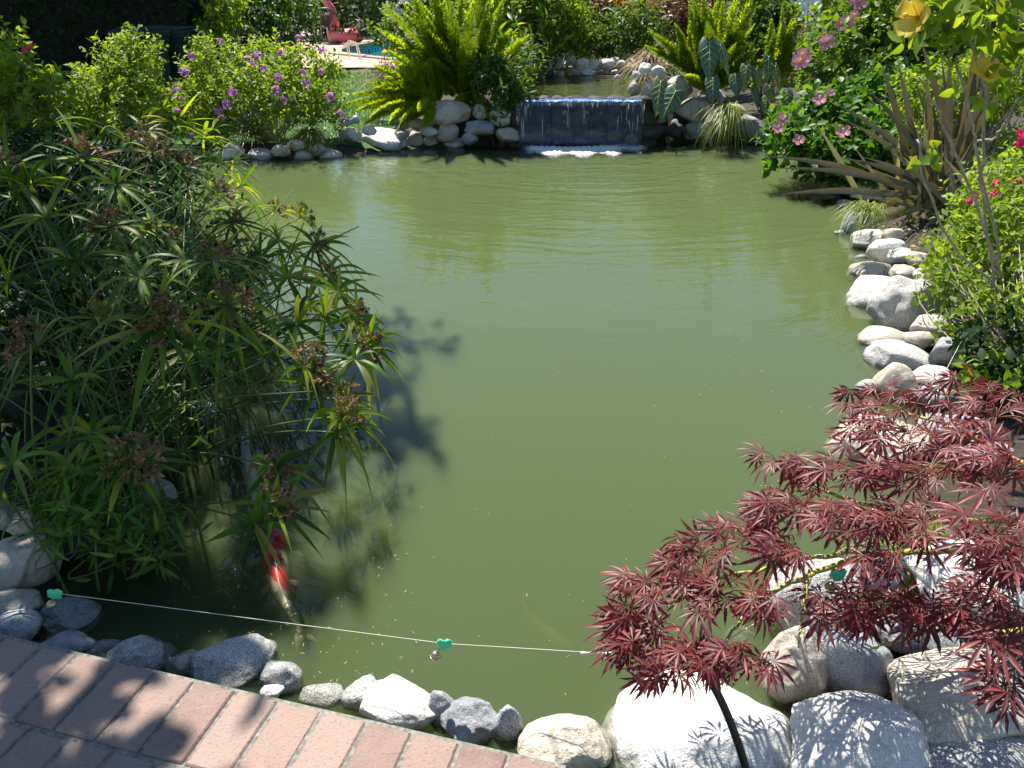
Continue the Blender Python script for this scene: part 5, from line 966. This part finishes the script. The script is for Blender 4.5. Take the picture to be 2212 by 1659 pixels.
# near left shade tree: its crown stands above the frame, its shade falls on the sedge and the patio
def up(x, y, z, s): return tuple(np.array([x, y, z]) + SDIR * s)
cr = [(up(-1.9, 2.9, .5, 5.2), (.25, .3, .2)), (up(-1.0, 1.95, .0, 5.0), (.5, .3, .3)), (up(-.8, 3.55, .0, 5.6), (.42, .55, .35)), (up(-.75, 2.95, .0, 5.4), (.3, .4, .3)), (up(-1.35, 2.35, .5, 5.2), (.16, .2, .15)), (up(-2.5, 4.0, .6, 5.4), (.35, .3, .3)), (up(-2.4, 5.2, .6, 5.6), (.7, .6, .5)), (up(-3.3, 5.0, .5, 5.0), (.8, .9, .6)), (up(-1.5, 2.0, .1, 4.6), (.6, .4, .35)), (up(-1.05, 1.28, .12, 4.4), (.3, .13, .2)), (up(-1.25, 1.0, .12, 4.4), (.3, .1, .2)), (up(-.85, 1.02, .12, 4.4), (.2, .1, .14)), (up(-1.15, 1.55, .12, 4.4), (.38, .14, .2)), (up(-.95, 1.62, .12, 4.4), (.3, .12, .2)), (up(-1.6, 2.6, .5, 5.2), (.3, .3, .25)), (up(-1.0, 2.6, .0, 5.3), (.3, .35, .25)), (up(-2.9, 4.8, .6, 5.4), (.4, .4, .3))]
tree('shade_tree', 'tall garden tree on the left bank whose crown shades the sedge and patio', -5.3, 6.6, 6.5, cr, 3700, .14, L_TREE, LEAF_OV, trunk=.16, shell=.2)

for k, (x, y, w_, h_, mt, lab) in enumerate([(-1.2, 14.2, .9, .75, L_MID, 'mid green shrub behind the feathery sedge thicket'), (.5, 14.8, 1.0, .75, L_DARK, 'dark green shrub in the gap behind the upper pool stones'), (2.2, 14.6, 1.0, .8, L_MID, 'green shrub between the gold leaved shrub and the bronze one'), (4.0, 14.0, .9, .75, L_LIME, 'lime shrub behind the bronze shrub')]):
    shrub('garden_shrub', lab, 'shrub', (x, y, G(x, y)), [((x - w_ * .5, y, .6), (w_ * .7, .6, h_)), ((x + w_ * .5, y + .1, .55), (w_ * .7, .6, h_ * .9)), ((x, y - .4, .45), (w_ * .8, .5, h_ * .7))], 2600, SM, .09, mt, twig=20)
mb = MB(); P = []
while len(P) < 420:
    q = (U(450, 1850), U(330, 1560)); p_ = at(*q, .0035)
    if sdf(POND, p_[None, :2])[0] < -.05 and (rng.random() < .12 or (q[0] > 1500 and q[1] < 900) or (q[0] < 900 and q[1] > 1150) or q[1] < 420): P.append(p_)
P = np.array(P); k = len(P); inst(mb, SM_N, P, frames(randdir(k) * [1, 1, .01], np.array([[0, 0, 1.0]] * k) + rng.normal(size=(k, 3)) * .03), U(.004, .016, k)); kind(mk('floating_debris', mb, L_STRAW), 'stuff')
# ---------------------------------------------------------------- lawn, pool, furniture
m, t, o = newmat('grass_blades'); 
L_LAWN = m_leaf('lawn_blade', [(.05, .13, .02), (.09, .2, .03), (.12, .24, .05)], .4)
mb = MB(); k = 30000; P = np.stack([U(-5.5, -1.6, k), U(8.9, 16.5, k)], 1); P = P[sdf(POND, P) > .35]; k = len(P); P3 = np.column_stack([P, gz(P)]); d = randdir(k, 1.3); d[:, 2] = np.abs(d[:, 2]); L = U(.03, .075, k)[:, None]
mb.add(np.stack([P3 + [.007, 0, 0], P3 - [.007, 0, 0], P3 + d * L], 1).reshape(-1, 3), np.arange(3 * k).reshape(-1, 3)); lw = kind(mk('lawn', mb, L_LAWN), 'stuff')
mb = MB(); xs_ = np.linspace(-5.6, -1.4, 30); ys_ = np.linspace(8.8, 17, 50); gx_, gy_ = np.meshgrid(xs_, ys_); q_ = np.stack([gx_.ravel(), gy_.ravel()], 1); ii = np.arange(29)[None] + np.arange(49)[:, None] * 30
ff = np.stack([ii, ii + 1, ii + 31, ii + 30], -1).reshape(-1, 4); cen = q_[ff].mean(1); ff = ff[sdf(POND, cen) > .4]; mb.add(np.column_stack([q_, gz(q_) + .012]), ff); kind(mk('lawn_turf', mb, m_plain('turf', (.035, .085, .018), .9, .4, 6)), 'structure')
# pool
M_DECK = m_plain('pinkish_pool_paving', (.42, .31, .24), .85, .15, 5); M_COPE = m_plain('brick_coping', (.40, .27, .20), .8, .2, 14)
def ring(poly, off): c = poly.mean(0); v = poly - c; return c + v * (1 + off / np.linalg.norm(v, axis=1, keepdims=True))
mb = MB(); a_ = ring(POOL, .35); b_ = ring(POOL, 9.0); n_ = len(POOL); b_[:, 1] = np.maximum(b_[:, 1], 17.2)
mb.add(np.concatenate([np.column_stack([a_, np.full(n_, .125)]), np.column_stack([b_, np.full(n_, .125)])]), np.array([[i, (i + 1) % n_, n_ + (i + 1) % n_, n_ + i] for i in range(n_)])); kind(mk('pool_deck', mb, M_DECK, smooth=False), 'structure')
pl = thing('swimming_pool', 'turquoise swimming pool with a blue tiled rim, upper left behind the lawn', 'pool', (POOL[:, 0].mean(), POOL[:, 1].mean(), 0))
mb = MB(); vv = np.concatenate([np.column_stack([ring(POOL, e), np.full(n_, z_)]) for e, z_ in ((.36, .1), (.36, .16), (.0, .16), (.0, .05))]); ff = [[k * n_ + i, k * n_ + (i + 1) % n_, (k + 1) * n_ + (i + 1) % n_, (k + 1) * n_ + i] for k in range(3) for i in range(n_)]; mb.add(vv, np.array(ff)); mk('coping', mb, M_COPE, pl, smooth=False)
m, t, o = newmat('blue_pool_tile'); p = N(t, 'BsdfPrincipled'); g = N(t, 'NewGeometry'); br = N(t, 'TexChecker', i_Scale=7.0); t.links.new(g.outputs['Position'], br.inputs[0]); br.inputs[1].default_value = (.03, .1, .4, 1); br.inputs[2].default_value = (.25, .5, .6, 1); t.links.new(br.outputs[0], p.inputs['Base Color']); p.inputs['Roughness'].default_value = .15; t.links.new(p.outputs[0], o.inputs[0])
mb = MB(); vv = np.concatenate([np.column_stack([ring(POOL, .0), np.full(n_, z_)]) for z_ in (.05, -.13)]); mb.add(vv, np.array([[i, (i + 1) % n_, n_ + (i + 1) % n_, n_ + i] for i in range(n_)])); mk('tile_band', mb, m, pl, smooth=False)
mb = MB(); vv = np.concatenate([np.column_stack([ring(POOL, .0), np.full(n_, z_)]) for z_ in (-.13, -.95)]); mb.add(vv, [np.array([[i, (i + 1) % n_, n_ + (i + 1) % n_, n_ + i] for i in range(n_)]), np.arange(n_)[None] + n_]); mk('basin', mb, m_plain('pool_plaster', (.08, .78, .8), .5, .05), pl, smooth=False)
m, t, o = newmat('pool_water'); fr = N(t, 'Fresnel', i_IOR=1.33); g = N(t, 'NewGeometry'); ns = N(t, 'TexNoise', i_Scale=4.0); t.links.new(g.outputs['Position'], ns.inputs[0]); nb = bump(t, ns.outputs[0], .15); t.links.new(nb, fr.inputs['Normal']); gl = N(t, 'BsdfGlossy'); gl.inputs['Roughness'].default_value = .03; t.links.new(nb, gl.inputs['Normal'])
tr = N(t, 'BsdfTransparent'); tr.inputs[0].default_value = (.75, 1, 1, 1); mx = N(t, 'MixShader'); t.links.new(fr.outputs[0], mx.inputs[0]); t.links.new(tr.outputs[0], mx.inputs[1]); t.links.new(gl.outputs[0], mx.inputs[2]); t.links.new(mx.outputs[0], o.inputs[0])
mb = MB(); mb.add(np.column_stack([ring(POOL, .0), np.full(n_, -.12)]), np.arange(n_)[None]); mk('water', mb, m, pl, smooth=False)
M_WHITE = m_plain('white_plastic', (.78, .78, .76), .4, .04); M_METAL = m_plain('chrome', (.6, .6, .62), .2, .05, metal=1)
q0, q1 = at(752, 124, .16), at(763, 118, .16); mb = MB()
for e in (0, .35): c0 = q0 + np.array([e * .3, -e, 0]); tubes(mb, np.array([c0 + [0, 0, 0], c0 + [0, 0, .3], c0 + [.04, .06, .34], c0 + [.15, .22, .3], c0 + [.2, .3, -.1]]), .014, 8)
tag(mk('pool_handrail', mb, M_WHITE, origin=q0), 'white curved handrail at the near left corner of the swimming pool', 'handrail')
# closed white umbrella on its stand over the table
T0 = atY(693, 55, 26.0); T0[2] = .125; um = thing('patio_umbrella', 'closed white sun umbrella standing through the round table, top edge', 'umbrella', T0)
mb = MB(); tubes(mb, np.array([T0 + [0, 0, z_] for z_ in (0, 1, 2.4)]), .024, 10); mk('pole', mb, M_WHITE, um)
mb = MB(); th = np.arange(40) / 40 * 6.283; rows = []
for z_, r_ in ((1.06, .235), (1.1, .26), (1.35, .22), (1.7, .19), (2.1, .13), (2.45, .04)): rr = r_ * (1 + .22 * np.sin(th * 8)); rows.append(np.stack([rr * np.cos(th), rr * np.sin(th), np.full(40, z_) - .03 * np.sin(th * 4) * (z_ < 1.2)], 1) + T0)
i = np.arange(5)[:, None] * 40; j = np.arange(40)[None]; jn = (j + 1) % 40; mb.add(np.concatenate(rows), np.stack([i + j, i + jn, i + 40 + jn, i + 40 + j], -1).reshape(-1, 4)); mk('folded_canopy', mb, m_leaf('white_canvas', [(.72, .73, .74)], .25, .8, (1, 1, 1)), um)
tbl = thing('garden_table', 'round white garden table with a green centre ring around the umbrella pole', 'table', T0)
mb = MB(); lathe(mb, T0, [(.08, .69), (.6, .69), (.62, .7), (.62, .72), (.6, .73), (.08, .73)], 36); mk('tabletop', mb, M_WHITE, tbl)
mb = MB(); lathe(mb, T0, [(.06, .731), (.17, .731), (.15, .78), (.06, .78)], 24); mk('centre_ring', mb, m_plain('green_plastic', (.01, .25, .17), .4), tbl)
for a in range(4): mb = MB(); c_, s_ = math.cos(a * 1.571 + .6), math.sin(a * 1.571 + .6); tubes(mb, np.array([T0 + [c_ * .4, s_ * .4, .69], T0 + [c_ * .5, s_ * .5, 0]]), .025, 8); mk('leg', mb, M_WHITE, tbl)
def chair(P, yaw, mat, label, grp='plastic armchairs round the table'):
    c = thing('garden_chair', label, 'chair', P, grp); Rz = rotz(yaw); P = np.array(P)
    def bx(nm, o_, s_, rx=0): mb = MB(); box(mb, P + Rz @ np.array(o_), s_, Rz @ rotx(rx)); mk(nm, mb, mat, c, smooth=False)
    bx('seat', (0, 0, .43), (.5, .46, .03))
    mb = MB()
    for k in range(9):
        a = (k - 4) * .17; mb2 = P + Rz @ np.array([math.sin(a) * .1, .24, .45]); e = P + Rz @ np.array([math.sin(a) * .4, .34, .45 + math.cos(a) * .46]); tubes(mb, np.array([mb2, e]), .017, 5)
    tubes(mb, np.array([P + Rz @ np.array([math.sin(a) * .4, .34, .45 + math.cos(a) * .46]) for a in np.linspace(-1.1, 1.1, 12)]), .024, 6); mk('fan_backrest', mb, mat, c)
    for sx_ in (-1, 1):
        mb = MB(); tubes(mb, np.array([P + Rz @ np.array(q) for q in ((sx_ * .34, .3, .6), (sx_ * .3, .05, .65), (sx_ * .28, -.22, .63), (sx_ * .25, -.24, .44))]), .022, 6); mk('armrest', mb, mat, c)
        for sy in (-1, 1): mb = MB(); tubes(mb, np.array([P + Rz @ np.array([sx_ * .22, sy * .2, .42]), P + Rz @ np.array([sx_ * .27, sy * .26, 0])]), .02, 6); mk('leg', mb, mat, c)
M_BRN = m_plain('weathered_brown_plastic', (.055, .05, .045), .5)
pc_ = atY(712, 80, 24.6); pc_[2] = .125; chair(pc_, math.pi, M_BRN, 'dark fan backed garden chair facing away in front of the round table')
pc_ = atY(655, 78, 25.6); pc_[2] = .125; chair(pc_, math.pi * .75, M_WHITE, 'white fan backed garden chair left of the umbrella')
# flamingo float
FP = atY(748, 80, 24.8); FP[2] = .125; M_PK = m_plain('pink_vinyl', (.85, .22, .25), .25, .05); M_PW = m_plain('pale_pink_vinyl', (.85, .6, .58), .25, .05); M_YV = m_plain('yellow_vinyl', (.85, .6, .04), .25)
fl = thing('flamingo_float', 'inflatable pink flamingo pool ring with upright neck on the pool paving', 'pool float', FP)
th = np.linspace(0, 6.283, 33); mb = MB(); Pr = FP + np.stack([.36 * np.cos(th), .36 * np.sin(th), np.full(33, .19)], 1); tubes(mb, Pr, .17, 12); mk('ring', mb, M_PK, fl)
mb = MB(); nk = bez(FP + [-.3, -.1, .3], FP + [-.2, -.15, .8], FP + [-.42, -.12, 1.0], 12)[0]; nk = np.concatenate([nk, bez(nk[-1], nk[-1] + [-.12, 0, .22], nk[-1] + [.06, -.02, .28], 8)[0][1:]]); tubes(mb, nk, np.linspace(.13, .085, 19), 12); mk('neck', mb, M_PK, fl)
mb = MB(); v, f = ico(3); hp = nk[-1] + [.06, -.03, .02]; mb.add(v * [.13, .1, .1] + hp, f); mk('head', mb, M_PK, fl)
mb = MB(); tubes(mb, bez(hp + [.08, -.03, 0], hp + [.2, -.04, -.02], hp + [.2, -.05, -.14], 8)[0], np.linspace(.07, .05, 8), 10); bk = mk('beak', mb, M_YV, fl); mb = MB(); tubes(mb, np.array([hp + [.2, -.05, -.13], hp + [.18, -.05, -.24]]), [.052, .015], 10); mk('beak_tip', mb, M_BLACK, bk)
mb = MB(); v, f = ico(3); mb.add(v * [.22, .12, .2] + FP + [.34, -.05, .42], f); mk('tail', mb, M_PW, fl)
# yellow float at the pool edge
P = at(868, 92, .3); th = np.linspace(0, 6.283, 33); mb = MB(); tubes(mb, P + np.stack([.4 * np.cos(th), .4 * np.sin(th), np.full(33, -.25)], 1), .13, 10); tag(mk('swim_ring', mb, M_YV, origin=P), 'yellow inflatable ring floating at the far side of the swimming pool', 'pool float')
# lounge chair at the right
LPp = atY(1733, 75, 15.0); LPp[2] = G(LPp[0], LPp[1]); lc = thing('lounge_chair', 'white plastic lounger with a grid backrest raised upright, top right', 'lounge chair', LPp); Rz = rotz(-.1)
mb = MB(); Rb = Rz @ rotx(-.22)
def bl(o_): return LPp + Rz @ np.array([0, 0, .38]) + Rb @ np.array(o_)
for kx in range(8): mb.cur = 0; box(mb, bl([-.26 + kx * .0743, 0, .47]), (.03, .02, .86), Rb)
for kz in range(10): box(mb, bl([0, -.003, .08 + kz * .09]), (.55, .022, .035), Rb)
box(mb, bl([0, -.006, .93]), (.58, .03, .07), Rb); mk('grid_backrest', mb, M_WHITE, lc, smooth=False)
mb = MB(); box(mb, LPp + Rz @ np.array([0, .62, .36]), (.56, 1.2, .05), Rz); mk('seat_panel', mb, M_WHITE, lc, smooth=False)
for sx_ in (-1, 1):
    mb = MB(); box(mb, LPp + Rz @ np.array([sx_ * .3, .5, .36]), (.05, 1.5, .07), Rz); mk('side_rail', mb, M_WHITE, lc, smooth=False)
    for sy in (-.15, 1.15): mb = MB(); tubes(mb, np.array([LPp + Rz @ np.array([sx_ * .29, sy, .34]), LPp + Rz @ np.array([sx_ * .31, sy, 0])]), .03, 6); mk('leg', mb, M_WHITE, lc)
# teal towel bundle on second lounger behind
P = LPp + np.array([.9, 1.6, .0]); P[2] = G(P[0], P[1]); l2 = thing('lounge_chair', 'white lounger with a green cushion behind the grid backed one', 'lounge chair', P)
mb = MB(); box(mb, P + [0, 0, .36], (1.5, .6, .08)); mk('seat_panel', mb, M_WHITE, l2, smooth=False)
for sx_ in (-.6, .6):
    for sy in (-.22, .22): mb = MB(); tubes(mb, np.array([P + [sx_, sy, .34], P + [sx_, sy, 0]]), .03, 6); mk('leg', mb, M_WHITE, l2)
mb = MB(); box(mb, P + [-.45, 0, .75], (.08, .56, .75), roty(-.4)); mk('backrest', mb, M_WHITE, l2, smooth=False); mb = MB(); v, f = ico(3); mb.add(np.sign(v) * np.abs(v) ** .6 * [.08, .3, .38] @ roty(-.4).T + P + [-.36, 0, .78], f); mk('cushion', mb, m_plain('teal_fabric', (.01, .2, .16), .8), l2)
# wheeled bins
M_BIN = m_plain('dark_green_plastic', (.008, .03, .022), .8, .1)
def bin_(px, Y, yaw, label):
    P = atY(px, 150, Y); P[2] = G(P[0], P[1]); c = thing('wheeled_bin', label, 'bin', P, 'green wheeled bins by the hedge'); Rz = rotz(yaw); mb = MB(); v = []
    for z_, w_, d_ in ((.06, .2, .22), (.95, .29, .33), (.95, .31, .35), (1.0, .31, .35)): v += [P + Rz @ np.array([sx_ * w_, sy * d_, z_]) for sx_, sy in ((-1, -1), (1, -1), (1, 1), (-1, 1))]
    f = [[k * 4 + i, k * 4 + (i + 1) % 4, (k + 1) * 4 + (i + 1) % 4, (k + 1) * 4 + i] for k in range(3) for i in range(4)] + [[3, 2, 1, 0], [12, 13, 14, 15]]; mb.add(v, np.array(f)); mk('body', mb, M_BIN, c, smooth=False)
    mb = MB(); box(mb, P + Rz @ np.array([0, -.02, 1.04]), (.66, .76, .05), Rz @ rotx(.03)); box(mb, P + Rz @ np.array([0, -.05, 1.075]), (.46, .5, .03), Rz @ rotx(.03)); mk('lid', mb, M_BIN, c, smooth=False)
    mb = MB(); tubes(mb, np.array([P + Rz @ np.array(q) for q in ((-.25, .38, .98), (-.25, .43, 1.02), (.25, .43, 1.02), (.25, .38, .98))]), .016, 8); mk('handle', mb, M_BIN, c)
    for sx_ in (-1, 1): mb = MB(); lathe(mb, P + Rz @ np.array([sx_ * .26, .27, .1]), [(.0, -.025), (.1, -.025), (.1, .025), (.0, .025)], 20, Rz @ roty(1.5708)); mk('wheel', mb, M_BLACK, c)
bin_(325, 10.4, .25, 'green wheeled bin on the left, partly behind the rose shrub'); bin_(388, 10.6, -.1, 'green wheeled bin on the right, touching the purple flowered bush')
